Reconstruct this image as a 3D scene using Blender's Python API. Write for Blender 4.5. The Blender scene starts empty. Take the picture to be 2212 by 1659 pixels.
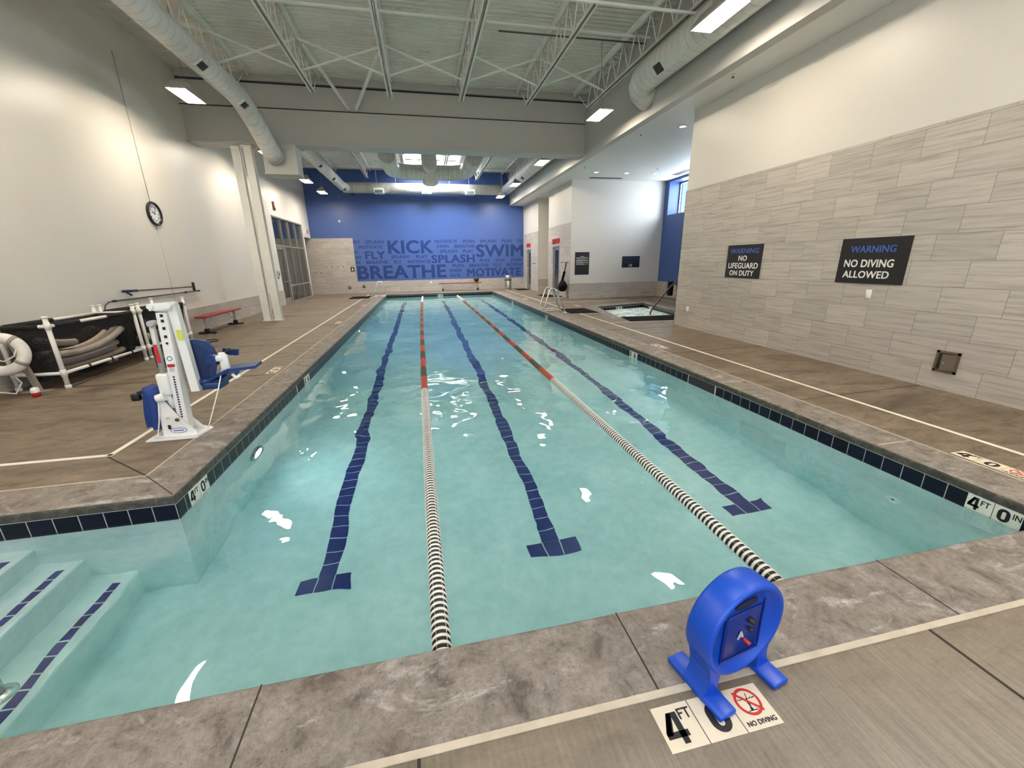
import bpy, bmesh, math, random
from mathutils import Vector, Matrix
random.seed(7)
S = bpy.context.scene
COL = S.collection
PI = math.pi

# ------------------------------------------------------------------ camera
cam_d = bpy.data.cameras.new('camera')
cam = bpy.data.objects.new('camera', cam_d); COL.objects.link(cam)
cam_d.sensor_fit = 'HORIZONTAL'; cam_d.sensor_width = 36.0
cam_d.lens = 36.0 * 876.52 / 2212.0
cam_d.clip_start = 0.05; cam_d.clip_end = 300
_right = Vector((0.9773866, -0.21074348, -0.01739581))
_down = Vector((-0.0774138, -0.28004595, -0.95686016))
_fwd = Vector((0.19678041, 0.93656898, -0.29002762))
cam.matrix_world = Matrix(((_right.x, -_down.x, -_fwd.x, 0.0), (_right.y, -_down.y, -_fwd.y, 0.0),
                           (_right.z, -_down.z, -_fwd.z, 1.66), (0, 0, 0, 1)))
S.camera = cam

# ------------------------------------------------------------------ world, exposure
world = bpy.data.worlds.new('sky'); S.world = world; world.use_nodes = True
wn = world.node_tree.nodes; wl = world.node_tree.links
for n in list(wn): wn.remove(n)
wo = wn.new('ShaderNodeOutputWorld'); wb = wn.new('ShaderNodeBackground'); ws = wn.new('ShaderNodeTexSky')
ws.sky_type = 'HOSEK_WILKIE'; ws.turbidity = 4.0; ws.sun_direction = (-0.4, -0.6, 0.7)
wb.inputs['Strength'].default_value = 4.0
wl.new(ws.outputs[0], wb.inputs[0]); wl.new(wb.outputs[0], wo.inputs[0])

S.view_settings.view_transform = 'Standard'
S.view_settings.look = 'None'
S.view_settings.gamma = 1.0
S.view_settings.use_curve_mapping = False
S.view_settings.exposure = 0.84
S.cycles.use_denoising = True
S.cycles.max_bounces = 14
S.cycles.diffuse_bounces = 7
S.cycles.glossy_bounces = 4
S.cycles.transmission_bounces = 8
S.cycles.transparent_max_bounces = 8
S.cycles.caustics_refractive = True
S.cycles.caustics_reflective = False
S.cycles.blur_glossy = 3.0
S.cycles.sample_clamp_indirect = 0.0
S.cycles.sample_clamp_direct = 0.0

LAMP_STRENGTH = 62.0
LAMP_COLOR = (1.0, 0.865, 0.70)
SKYLIGHT_STRENGTH = 22.0
SKYLIGHT_COLOR = (0.92, 0.96, 1.0)
ADDED_SKYLIGHT_STRENGTH = 4.3  # glow of the added skylight over the near end
POOL_LIGHT_STRENGTH = 45.0
WINDOW_PORTAL_POWER = 160.0
ADDED_ENTRY_FILL = 110.0  # power of the added fill light behind the camera

# ------------------------------------------------------------------ constants of the place (metres)
WL, WR, WF, WN = -5.9, 6.33, 25.86, -3.2      # inner faces of left, right, far and near walls
PL, PR, PN, PF = -1.98, 3.93, 1.44, 23.9      # pool edges
AX, AY = -4.4, 3.2                            # entry alcove with the steps: from x AX to PL, y PN to AY
WZ = -0.193                                   # water level
ZC = 6.6                                      # underside of roof deck
ZL = 4.825                                    # low ceiling
BX = 5.47                                     # bulkhead face
ALX, ALN, ALF = 10.6, 9.45, 17.42             # spa alcove: right wall x, near y, far y
SPA = [(5.65, 11.15), (6.24, 14.2), (8.44, 14.75), (8.05, 11.9), (7.75, 11.15)]

# ------------------------------------------------------------------ node helpers
def new_mat(name):
    m = bpy.data.materials.new(name); m.use_nodes = True
    nt = m.node_tree
    for n in list(nt.nodes): nt.nodes.remove(n)
    out = nt.nodes.new('ShaderNodeOutputMaterial')
    b = nt.nodes.new('ShaderNodeBsdfPrincipled')
    nt.links.new(b.outputs[0], out.inputs[0])
    return m, nt, b, out

def nd(nt, typ, **kw):
    n = nt.nodes.new(typ)
    for k, v in kw.items(): setattr(n, k, v)
    return n

def mth(nt, op, a, b=None, c=None):
    n = nd(nt, 'ShaderNodeMath', operation=op)
    for i, v in enumerate((a, b, c)):
        if v is None: continue
        if isinstance(v, (int, float)): n.inputs[i].default_value = v
        else: nt.links.new(v, n.inputs[i])
    return n.outputs[0]

def noise(nt, vec, scale, detail=3.0, rough=0.55, dist=0.0):
    n = nd(nt, 'ShaderNodeTexNoise')
    n.inputs['Scale'].default_value = scale; n.inputs['Detail'].default_value = detail
    n.inputs['Roughness'].default_value = rough; n.inputs['Distortion'].default_value = dist
    nt.links.new(vec, n.inputs['Vector'])
    return n.outputs['Fac']

def ramp(nt, fac, stops):
    n = nd(nt, 'ShaderNodeValToRGB')
    e = n.color_ramp.elements
    while len(e) < len(stops): e.new(0.5)
    for i, (p, c) in enumerate(stops):
        e[i].position = p
        e[i].color = (*c, 1.0) if len(c) == 3 else c
    nt.links.new(fac, n.inputs[0])
    return n.outputs[0]

def mixc(nt, fac, a, b, mode='MIX'):
    n = nd(nt, 'ShaderNodeMix', data_type='RGBA', blend_type=mode)
    for i, v in ((0, fac), (6, a), (7, b)):
        if isinstance(v, (int, float)): n.inputs[i].default_value = v
        elif isinstance(v, tuple): n.inputs[i].default_value = (*v[:3], 1.0)
        else: nt.links.new(v, n.inputs[i])
    return n.outputs[2]

def pos(nt):
    return nd(nt, 'ShaderNodeNewGeometry').outputs['Position']

def objco(nt):
    return nd(nt, 'ShaderNodeTexCoord').outputs['Object']

def mapped(nt, vec, scale=(1, 1, 1), loc=(0, 0, 0), rot=(0, 0, 0)):
    n = nd(nt, 'ShaderNodeMapping')
    n.inputs['Scale'].default_value = scale; n.inputs['Location'].default_value = loc; n.inputs['Rotation'].default_value = rot
    nt.links.new(vec, n.inputs['Vector'])
    return n.outputs[0]

def bump(nt, b, height, strength=0.3, dist=0.01):
    n = nd(nt, 'ShaderNodeBump')
    n.inputs['Strength'].default_value = strength; n.inputs['Distance'].default_value = dist
    nt.links.new(height, n.inputs['Height']); nt.links.new(n.outputs[0], b.inputs['Normal'])
    return n

def srgb(r, g, b):
    f = lambda c: (c / 255 / 12.92) if c / 255 <= 0.04045 else ((c / 255 + 0.055) / 1.055) ** 2.4
    return (f(r), f(g), f(b))

_pm = {}
def pm(name, col, rough=0.5, metal=0.0, var=0.08, scale=6.0, bmp=0.0, spec=0.5):
    """painted, moulded or metal surface with a little uneven tone"""
    if name in _pm: return _pm[name]
    m, nt, b, out = new_mat(name)
    o = objco(nt)
    f = noise(nt, o, scale, 4.0)
    lo = tuple(max(0, c * (1 - var)) for c in col); hi = tuple(min(1, c * (1 + var)) for c in col)
    nt.links.new(ramp(nt, f, [(0.3, lo), (0.7, hi)]), b.inputs['Base Color'])
    b.inputs['Roughness'].default_value = rough; b.inputs['Metallic'].default_value = metal
    b.inputs['Specular IOR Level'].default_value = spec
    if bmp: bump(nt, b, noise(nt, o, scale * 12, 2.0), bmp, 0.002)
    _pm[name] = m
    return m

def emit(name, col, strength):
    if name in _pm: return _pm[name]
    m, nt, b, out = new_mat(name)
    nt.nodes.remove(b)
    e = nd(nt, 'ShaderNodeEmission'); e.inputs['Color'].default_value = (*col, 1); e.inputs['Strength'].default_value = strength
    nt.links.new(e.outputs[0], out.inputs[0])
    _pm[name] = m
    return m

# ------------------------------------------------------------------ materials of the setting
def wall_paint(name, col, rough=0.38):
    m, nt, b, out = new_mat(name)
    p = pos(nt)
    f = noise(nt, p, 0.7, 3.0)
    nt.links.new(ramp(nt, f, [(0.3, tuple(c * 0.965 for c in col)), (0.7, col)]), b.inputs['Base Color'])
    b.inputs['Roughness'].default_value = rough
    h = noise(nt, p, 55.0, 3.0)
    bump(nt, b, h, 0.25, 0.004)
    return m

M_WHITE = wall_paint('white_wall_paint', srgb(208, 203, 195))
M_CEIL = wall_paint('flat_white_paint', srgb(188, 186, 181), 0.6)
M_WHITE_LIT = wall_paint('white_wall_paint_lit', srgb(219, 214, 205))  # same white paint, lightened so the left wall looks better lit
M_BLUE = wall_paint('blue_wall_paint', srgb(65, 92, 153), 0.42)

def tile_mat(name, axis, c=-0.351, tint=(1, 1, 1)):
    """300 x 600 stone-look tiles in a one-third running bond; axis 0 runs along x, 1 along y"""
    m, nt, b, out = new_mat(name)
    p = pos(nt)
    sx = nd(nt, 'ShaderNodeSeparateXYZ'); nt.links.new(p, sx.inputs[0])
    a = sx.outputs[axis]; z = sx.outputs[2]
    vz = mth(nt, 'DIVIDE', mth(nt, 'ADD', z, 0.0015), 0.3145)
    row = mth(nt, 'FLOOR', vz)
    fz = mth(nt, 'SUBTRACT', vz, row)
    u = mth(nt, 'ADD', mth(nt, 'DIVIDE', a, 0.619), mth(nt, 'ADD', mth(nt, 'MULTIPLY', row, 1 / 3), c))
    colu = mth(nt, 'FLOOR', u)
    fu = mth(nt, 'SUBTRACT', u, colu)
    wn_ = nd(nt, 'ShaderNodeTexWhiteNoise', noise_dimensions='2D')
    cv = nd(nt, 'ShaderNodeCombineXYZ'); nt.links.new(colu, cv.inputs[0]); nt.links.new(row, cv.inputs[1])
    nt.links.new(cv.outputs[0], wn_.inputs['Vector'])
    rnd = wn_.outputs['Value']
    # streaks along the tile, different in every tile
    sv = nd(nt, 'ShaderNodeCombineXYZ')
    nt.links.new(mth(nt, 'ADD', mth(nt, 'MULTIPLY', a, 1.3), mth(nt, 'MULTIPLY', rnd, 37.0)), sv.inputs[0])
    nt.links.new(mth(nt, 'ADD', mth(nt, 'MULTIPLY', z, 26.0), mth(nt, 'MULTIPLY', rnd, 91.0)), sv.inputs[1])
    st = noise(nt, sv.outputs[0], 1.0, 5.0, 0.62, 0.25)
    base = ramp(nt, st, [(0.25, srgb(141, 132, 123)), (0.45, srgb(173, 165, 156)), (0.62, srgb(186, 179, 169)), (0.8, srgb(162, 154, 144))])
    tone = mth(nt, 'ADD', mth(nt, 'MULTIPLY', rnd, 0.16), 0.90)
    tv = nd(nt, 'ShaderNodeCombineXYZ')
    for i in range(3): nt.links.new(mth(nt, 'MULTIPLY', tone, tint[i]), tv.inputs[i])
    col = mixc(nt, 1.0, base, tv.outputs[0], 'MULTIPLY')
    gz = mth(nt, 'MINIMUM', fz, mth(nt, 'SUBTRACT', 1.0, fz))
    gu = mth(nt, 'MINIMUM', fu, mth(nt, 'SUBTRACT', 1.0, fu))
    g = mth(nt, 'MINIMUM', mth(nt, 'MULTIPLY', gz, 0.3145), mth(nt, 'MULTIPLY', gu, 0.619))
    grout = mth(nt, 'LESS_THAN', g, 0.0022)
    nt.links.new(mixc(nt, grout, col, srgb(114, 106, 99)), b.inputs['Base Color'])
    b.inputs['Roughness'].default_value = 0.5
    bump(nt, b, mth(nt, 'SUBTRACT', 1.0, grout), 0.5, 0.002)
    return m

M_TILE_Y = tile_mat('stone_tile_along_y', 1)
M_TILE_X = tile_mat('stone_tile_along_x', 0, 0.1)

def deck_mat():
    m, nt, b, out = new_mat('broomed_concrete')
    p = pos(nt)
    sx = nd(nt, 'ShaderNodeSeparateXYZ'); nt.links.new(p, sx.inputs[0])
    y = sx.outputs[1]
    big = noise(nt, p, 0.55, 4.0, 0.6, 0.4)
    wet = noise(nt, mapped(nt, p, (0.5, 1.6, 1)), 1.5, 6.0, 0.7, 0.8)
    fine = noise(nt, mapped(nt, p, (55, 2.2, 1)), 1.0, 4.0, 0.7)
    speck = noise(nt, p, 60.0, 2.0)
    warm = ramp(nt, big, [(0.3, srgb(104, 87, 66)), (0.55, srgb(122, 106, 85)), (0.75, srgb(115, 101, 82))])
    grey = ramp(nt, fine, [(0.25, srgb(110, 101, 89)), (0.5, srgb(134, 125, 112)), (0.75, srgb(149, 140, 128))])
    # the slab nearest the entry end is plain grey, the rest has a brown stain
    k = ramp(nt, mth(nt, 'ADD', mth(nt, 'MULTIPLY', y, 0.5), mth(nt, 'MULTIPLY', big, 0.5)), [(0.52, (0, 0, 0)), (1.0, (1, 1, 1))])
    col = mixc(nt, k, grey, warm)
    col = mixc(nt, mth(nt, 'MULTIPLY', k, 0.22), col, grey)
    dirt = ramp(nt, wet, [(0.34, srgb(108, 93, 75)), (0.52, (1, 1, 1))])
    col = mixc(nt, mth(nt, 'MULTIPLY', k, 0.55), col, mixc(nt, 1.0, col, dirt, 'MULTIPLY'))
    col = mixc(nt, 0.25, col, mixc(nt, 1.0, col, ramp(nt, speck, [(0.3, (0.5, 0.5, 0.5)), (0.6, (1, 1, 1))]), 'MULTIPLY'))
    streak = noise(nt, mapped(nt, p, (2.6, 6.5, 1)), 1.3, 7.0, 0.72, 0.9)
    blot = noise(nt, mapped(nt, p, (1.0, 1.8, 1), (7, 3, 0)), 3.2, 6.0, 0.7, 0.5)
    col = mixc(nt, mth(nt, 'MULTIPLY', k, 0.8), col, mixc(nt, 1.0, col, ramp(nt, streak, [(0.36, (0.50, 0.47, 0.44)), (0.47, (0.88, 0.87, 0.86)), (0.56, (1.05, 1.05, 1.05)), (0.68, (1.28, 1.28, 1.28))]), 'MULTIPLY'))
    col = mixc(nt, mth(nt, 'MULTIPLY', k, 0.6), col, mixc(nt, 1.0, col, ramp(nt, blot, [(0.34, (0.52, 0.48, 0.43)), (0.46, (0.98, 0.98, 0.98)), (0.64, (1.18, 1.18, 1.18))]), 'MULTIPLY'))
    nt.links.new(col, b.inputs['Base Color'])
    nt.links.new(ramp(nt, wet, [(0.3, (0.38,) * 3), (0.6, (0.62,) * 3)]), b.inputs['Roughness'])
    bump(nt, b, fine, 0.35, 0.004)
    return m
M_DECK = deck_mat()

def coping_mat():
    m, nt, b, out = new_mat('worn_cast_stone')
    p = pos(nt)
    big = noise(nt, p, 1.8, 5.0, 0.62, 0.6)
    mid = noise(nt, p, 6.5, 6.0, 0.68, 0.5)
    pit = noise(nt, p, 90.0, 3.0, 0.6)
    col = ramp(nt, mid, [(0.33, srgb(83, 75, 69)), (0.45, srgb(119, 111, 102)), (0.58, srgb(136, 127, 119)), (0.78, srgb(155, 149, 141))])
    col = mixc(nt, ramp(nt, big, [(0.42, (0.0,) * 3), (0.62, (0.30,) * 3)]), col, srgb(116, 103, 90))
    white = noise(nt, mapped(nt, p, (1, 2.2, 1), (3, 1, 0), (0, 0, 0.5)), 2.2, 7.0, 0.72, 0.9)
    col = mixc(nt, ramp(nt, white, [(0.55, (0,) * 3), (0.68, (0.75,) * 3)]), col, srgb(188, 183, 178))
    col = mixc(nt, ramp(nt, pit, [(0.30, (0.65,) * 3), (0.42, (0,) * 3)]), col, srgb(77, 70, 62))
    grain = noise(nt, p, 34.0, 5.0, 0.75)
    col = mixc(nt, 0.75, col, mixc(nt, 1.0, col, ramp(nt, grain, [(0.32, (0.66, 0.65, 0.64)), (0.5, (1, 1, 1)), (0.68, (1.22, 1.22, 1.22))]), 'MULTIPLY'))
    nt.links.new(col, b.inputs['Base Color'])
    b.inputs['Roughness'].default_value = 0.62
    bump(nt, b, mth(nt, 'ADD', mth(nt, 'MULTIPLY', pit, 0.4), mid), 0.45, 0.008)
    return m
M_COPING = coping_mat()

def plaster_mat():
    m, nt, b, out = new_mat('pool_plaster')
    p = pos(nt)
    f = noise(nt, p, 1.4, 5.0, 0.6, 0.4)
    g = noise(nt, p, 9.0, 4.0, 0.6)
    col = ramp(nt, f, [(0.3, srgb(206, 226, 222)), (0.7, srgb(234, 244, 241))])
    col = mixc(nt, 0.45, col, mixc(nt, 1.0, col, ramp(nt, g, [(0.3, (0.72, 0.78, 0.76)), (0.6, (1, 1, 1))]), 'MULTIPLY'))
    nt.links.new(col, b.inputs['Base Color'])
    b.inputs['Roughness'].default_value = 0.8
    return m
M_PLASTER = plaster_mat()

def waterline_mat(name, axis, w=0.1575, phase=0.0):
    m, nt, b, out = new_mat(name)
    p = pos(nt)
    sx = nd(nt, 'ShaderNodeSeparateXYZ'); nt.links.new(p, sx.inputs[0])
    u = mth(nt, 'ADD', mth(nt, 'DIVIDE', sx.outputs[axis], w), phase)
    fl = mth(nt, 'FLOOR', u)
    fu = mth(nt, 'SUBTRACT', u, fl)
    gu = mth(nt, 'MULTIPLY', mth(nt, 'MINIMUM', fu, mth(nt, 'SUBTRACT', 1.0, fu)), w)
    gz = mth(nt, 'ABSOLUTE', mth(nt, 'ADD', sx.outputs[2], 0.076))
    grout = mth(nt, 'LESS_THAN', mth(nt, 'MINIMUM', gu, gz), 0.0032)
    wn_ = nd(nt, 'ShaderNodeTexWhiteNoise', noise_dimensions='1D'); nt.links.new(fl, wn_.inputs['W'])
    f = noise(nt, p, 14.0, 3.0)
    tone = ramp(nt, mth(nt, 'ADD', mth(nt, 'MULTIPLY', wn_.outputs['Value'], 0.5), mth(nt, 'MULTIPLY', f, 0.5)),
                [(0.2, srgb(9, 10, 22)), (0.8, srgb(16, 18, 40))])
    nt.links.new(mixc(nt, grout, tone, srgb(176, 178, 174)), b.inputs['Base Color'])
    nt.links.new(mth(nt, 'ADD', mth(nt, 'MULTIPLY', grout, 0.4), 0.30), b.inputs['Roughness']); b.inputs['Specular IOR Level'].default_value = 0.25
    return m
M_WT_Y = waterline_mat('navy_waterline_tile_along_y', 1)
M_WT_X = waterline_mat('navy_waterline_tile_along_x', 0, 0.1575, 0.572)

def laneline_mat(name, axis, w=0.1575, phase=0.0):
    m, nt, b, out = new_mat(name)
    p = pos(nt)
    sx = nd(nt, 'ShaderNodeSeparateXYZ'); nt.links.new(p, sx.inputs[0])
    u = mth(nt, 'ADD', mth(nt, 'DIVIDE', sx.outputs[axis], w), phase)
    fu = mth(nt, 'SUBTRACT', u, mth(nt, 'FLOOR', u))
    gu = mth(nt, 'MULTIPLY', mth(nt, 'MINIMUM', fu, mth(nt, 'SUBTRACT', 1.0, fu)), w)
    grout = mth(nt, 'LESS_THAN', gu, 0.005)
    f = noise(nt, p, 9.0, 2.0)
    tone = ramp(nt, f, [(0.3, srgb(22, 26, 104)), (0.7, srgb(30, 36, 124))])
    nt.links.new(mixc(nt, grout, tone, srgb(196, 216, 212)), b.inputs['Base Color'])
    b.inputs['Roughness'].default_value = 0.3
    return m
M_LANE_Y = laneline_mat('navy_floor_tile_along_y', 1, 0.1575, -0.73)
M_LANE_X = [laneline_mat('navy_floor_tile_along_x%d' % i, 0, 0.157, -(c - 0.0785) / 0.157) for i, c in enumerate((-0.987, 1.012, 3.072))]
M_NOSE = laneline_mat('navy_step_tile', 1, 0.1, 0.0)

def water_mat(name, scale=1.0, amp=0.045, absorb=0.175, acol=(0.0, 0.84, 0.94), foam=0.0):
    m, nt, b, out = new_mat(name)
    nt.nodes.remove(b)
    gl = nd(nt, 'ShaderNodeBsdfGlass'); gl.inputs['IOR'].default_value = 1.333
    gl.inputs['Roughness'].default_value = 0.0
    nt.links.new(gl.outputs[0], out.inputs['Surface'])
    p = pos(nt)
    n1 = noise(nt, mapped(nt, p, (1.0, 0.75, 1.0)), 1.15 * scale, 1.5, 0.45, 0.3)
    n2 = noise(nt, mapped(nt, p, (1.0, 1.0, 1.0), (5, 2, 0), (0, 0, 0.6)), 3.2 * scale, 1.0, 0.4, 0.2)
    h = mth(nt, 'ADD', n1, mth(nt, 'MULTIPLY', n2, 0.2))
    bn = nd(nt, 'ShaderNodeBump'); bn.inputs['Strength'].default_value = 1.0; bn.inputs['Distance'].default_value = amp
    nt.links.new(h, bn.inputs['Height']); nt.links.new(bn.outputs[0], gl.inputs['Normal'])
    if foam:
        fm = noise(nt, p, 5.0, 6.0, 0.7, 1.0)
        d = nd(nt, 'ShaderNodeBsdfDiffuse'); d.inputs['Color'].default_value = (0.78, 0.90, 0.85, 1)
        mx = nd(nt, 'ShaderNodeMixShader')
        nt.links.new(ramp(nt, fm, [(0.30, (0.15,) * 3), (0.60, (foam,) * 3)]), mx.inputs[0])
        nt.links.new(gl.outputs[0], mx.inputs[1]); nt.links.new(d.outputs[0], mx.inputs[2])
        nt.links.new(mx.outputs[0], out.inputs['Surface'])
    va = nd(nt, 'ShaderNodeVolumeAbsorption'); va.inputs['Color'].default_value = (*acol, 1); va.inputs['Density'].default_value = absorb
    nt.links.new(va.outputs[0], out.inputs['Volume'])
    return m
M_WATER = water_mat('pool_water')
M_SPA_WATER = water_mat('bubbling_spa_water', 3.0, 0.03, 0.36, (0.3, 0.85, 0.8), 0.92)

def deck_roof_mat():
    m, nt, b, out = new_mat('painted_steel_deck')
    p = pos(nt)
    f = noise(nt, p, 0.8, 4.0, 0.6)
    sp = noise(nt, mapped(nt, p, (2.2, 9.0, 1)), 1.6, 3.0, 0.5)
    col = ramp(nt, f, [(0.3, srgb(205, 204, 194)), (0.7, srgb(227, 226, 217))])
    col = mixc(nt, ramp(nt, sp, [(0.70, (0,) * 3), (0.76, (0.7,) * 3)]), col, srgb(99, 92, 84))
    nt.links.new(col, b.inputs['Base Color'])
    b.inputs['Roughness'].default_value = 0.6
    return m
M_ROOF = deck_roof_mat()

M_STEEL_WHITE = pm('white_painted_steel', srgb(232, 230, 223), 0.45, 0, 0.05, 3.0)
def duct_mat(name, axis):
    m, nt, b, out = new_mat(name)
    p = pos(nt)
    w = nd(nt, 'ShaderNodeTexWave', wave_type='BANDS', bands_direction='XYZ'[axis])
    w.inputs['Scale'].default_value = 1.6; w.inputs['Distortion'].default_value = 0.25; w.inputs['Detail'].default_value = 1.0
    nt.links.new(p, w.inputs['Vector'])
    f = noise(nt, p, 2.2, 5.0, 0.65)
    col = ramp(nt, f, [(0.3, srgb(196, 195, 188)), (0.65, srgb(220, 219, 213))])
    seam = ramp(nt, w.outputs['Fac'], [(0.90, (0,) * 3), (0.98, (1,) * 3)])
    col = mixc(nt, mth(nt, 'MULTIPLY', seam, 0.25), col, srgb(150, 148, 140))
    nt.links.new(col, b.inputs['Base Color'])
    b.inputs['Roughness'].default_value = 0.42
    bump(nt, b, seam, 0.35, 0.01)
    return m
M_DUCT_Y = duct_mat('white_spiral_duct_along_y', 1)
M_DUCT_X = duct_mat('white_spiral_duct_along_x', 0)

# ------------------------------------------------------------------ mesh helpers
class MB:
    def __init__(self):
        self.v = []; self.f = []; self.mi = []; self.sm = []
    def add(self, verts, faces, mi=0, smooth=False, M=None):
        o = len(self.v)
        for p in verts:
            p = Vector(p)
            self.v.append(M @ p if M is not None else p)
        for f in faces:
            self.f.append(tuple(i + o for i in f)); self.mi.append(mi); self.sm.append(smooth)
        return self
    def box(self, a, b, mi=0, M=None):
        (x0, y0, z0), (x1, y1, z1) = a, b
        if x0 > x1: x0, x1 = x1, x0
        if y0 > y1: y0, y1 = y1, y0
        if z0 > z1: z0, z1 = z1, z0
        v = [(x0, y0, z0), (x1, y0, z0), (x1, y1, z0), (x0, y1, z0), (x0, y0, z1), (x1, y0, z1), (x1, y1, z1), (x0, y1, z1)]
        f = [(0, 3, 2, 1), (4, 5, 6, 7), (0, 1, 5, 4), (1, 2, 6, 5), (2, 3, 7, 6), (3, 0, 4, 7)]
        return self.add(v, f, mi, False, M)
    def cbox(self, c, s, mi=0, M=None):
        return self.box([c[i] - s[i] / 2 for i in range(3)], [c[i] + s[i] / 2 for i in range(3)], mi, M)
    def bbox(self, a, b, bev=0.005, seg=2, mi=0, M=None):
        """box with rounded edges"""
        bm = bmesh.new()
        c = [(a[i] + b[i]) / 2 for i in range(3)]; s = [abs(b[i] - a[i]) for i in range(3)]
        bmesh.ops.create_cube(bm, size=1.0)
        for v in bm.verts: v.co = Vector((v.co.x * s[0] + c[0], v.co.y * s[1] + c[1], v.co.z * s[2] + c[2]))
        bmesh.ops.bevel(bm, geom=list(bm.edges), offset=min(bev, min(s) * 0.49), segments=seg, profile=0.5, affect='EDGES')
        return self.bm(bm, mi, True, M)
    def bm(self, bm, mi=0, smooth=False, M=None):
        bm.verts.index_update()
        self.add([v.co.copy() for v in bm.verts], [tuple(v.index for v in f.verts) for f in bm.faces], mi, smooth, M)
        bm.free()
        return self
    def tube(self, pts, r, n=12, mi=0, cap=True, closed=False, M=None):
        pts = [Vector(p) for p in pts]; k = len(pts)
        rs = r if isinstance(r, (list, tuple)) else [r] * k
        tan = []
        for i in range(k):
            if closed: t = (pts[(i + 1) % k] - pts[i - 1])
            elif i == 0: t = pts[1] - pts[0]
            elif i == k - 1: t = pts[-1] - pts[-2]
            else: t = (pts[i + 1] - pts[i]).normalized() + (pts[i] - pts[i - 1]).normalized()
            tan.append(t.normalized())
        up = Vector((0, 0, 1)) if abs(tan[0].z) < 0.9 else Vector((1, 0, 0))
        nrm = tan[0].cross(up).normalized()
        V = []; F = []
        for i in range(k):
            nrm = (nrm - tan[i] * nrm.dot(tan[i])).normalized()
            bi = tan[i].cross(nrm)
            for j in range(n):
                a = 2 * PI * j / n
                V.append(pts[i] + (nrm * math.cos(a) + bi * math.sin(a)) * rs[i])
        for i in range(k if closed else k - 1):
            i2 = (i + 1) % k
            for j in range(n):
                F.append((i * n + j, i * n + (j + 1) % n, i2 * n + (j + 1) % n, i2 * n + j))
        self.add(V, F, mi, True, M)
        if cap and not closed:
            self.add([V[j] for j in range(n)], [tuple(range(n - 1, -1, -1))], mi, False, M)
            self.add([V[(k - 1) * n + j] for j in range(n)], [tuple(range(n))], mi, False, M)
        return self
    def bar(self, a, b, w, h, mi=0, up=(0, 0, 1)):
        a = Vector(a); b = Vector(b); d = b - a; L = d.length; d.normalize()
        upv = Vector(up)
        if abs(d.dot(upv)) > 0.98: upv = Vector((0, 1, 0))
        s = d.cross(upv).normalized(); u = s.cross(d)
        M = Matrix(((s.x, d.x, u.x, a.x), (s.y, d.y, u.y, a.y), (s.z, d.z, u.z, a.z), (0, 0, 0, 1)))
        return self.box((-w / 2, 0, -h / 2), (w / 2, L, h / 2), mi, M)
    def lathe(self, prof, n=24, mi=0, M=None, closed=False):
        V = []; F = []; k = len(prof)
        for r, z in prof:
            for j in range(n):
                a = 2 * PI * j / n
                V.append((r * math.cos(a), r * math.sin(a), z))
        for i in range(k if closed else k - 1):
            i2 = (i + 1) % k
            for j in range(n):
                F.append((i * n + j, i * n + (j + 1) % n, i2 * n + (j + 1) % n, i2 * n + j))
        return self.add(V, F, mi, True, M)
    def prism(self, poly, z0, z1, mi=0, M=None, smooth=False):
        n = len(poly)
        V = [(x, y, z0) for x, y in poly] + [(x, y, z1) for x, y in poly]
        F = [tuple(range(n - 1, -1, -1)), tuple(range(n, 2 * n))]
        self.add(V, F, mi, False, M)
        self.add(V, [(i, (i + 1) % n, n + (i + 1) % n, n + i) for i in range(n)], mi, smooth, M)
        return self
    def quad(self, a, b, c, d, mi=0):
        return self.add([a, b, c, d], [(0, 1, 2, 3)], mi)
    def build(self, name, mats, parent=None, loc=None):
        me = bpy.data.meshes.new(name)
        me.from_pydata([tuple(p) for p in self.v], [], self.f)
        if not isinstance(mats, (list, tuple)): mats = [mats]
        for m in mats: me.materials.append(m)
        for p, i, s in zip(me.polygons, self.mi, self.sm):
            p.material_index = i; p.use_smooth = s
        bm = bmesh.new(); bm.from_mesh(me)
        bmesh.ops.remove_doubles(bm, verts=bm.verts, dist=1e-6)
        bmesh.ops.recalc_face_normals(bm, faces=bm.faces)
        bm.to_mesh(me); bm.free()
        me.update()
        o = bpy.data.objects.new(name, me); COL.objects.link(o)
        if parent is not None: o.parent = parent
        if loc is not None: o.location = loc
        return o

def tag(o, label=None, cat=None, group=None, kind=None):
    if label: o['label'] = label
    if cat: o['category'] = cat
    if group: o['group'] = group
    if kind: o['kind'] = kind
    return o

def thing(name, label, cat, loc=(0, 0, 0), rotz=0.0, group=None):
    o = bpy.data.objects.new(name, None); COL.objects.link(o)
    o.location = loc; o.rotation_euler = (0, 0, rotz); o.empty_display_size = 0.1
    return tag(o, label, cat, group)

def kids(o):
    return list(o.children)

def dup(o, loc=None, rotz=None, label=None, group=None, parent=None):
    c = o.copy(); COL.objects.link(c)
    if parent is not None: c.parent = parent
    if loc is not None: c.location = loc
    if rotz is not None: c.rotation_euler = (0, 0, rotz)
    if label: c['label'] = label
    if group: c['group'] = group
    for ch in list(o.children): dup(ch, parent=c)
    return c

def structure(mb, name, mats):
    return tag(mb.build(name, mats), kind='structure')

def frame(o, right, up):
    """matrix with local x = right, y = up, z = outward, at o"""
    r = Vector(right).normalized(); u = Vector(up).normalized(); n = r.cross(u)
    return Matrix(((r.x, u.x, n.x, o[0]), (r.y, u.y, n.y, o[1]), (r.z, u.z, n.z, o[2]), (0, 0, 0, 1)))

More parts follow.
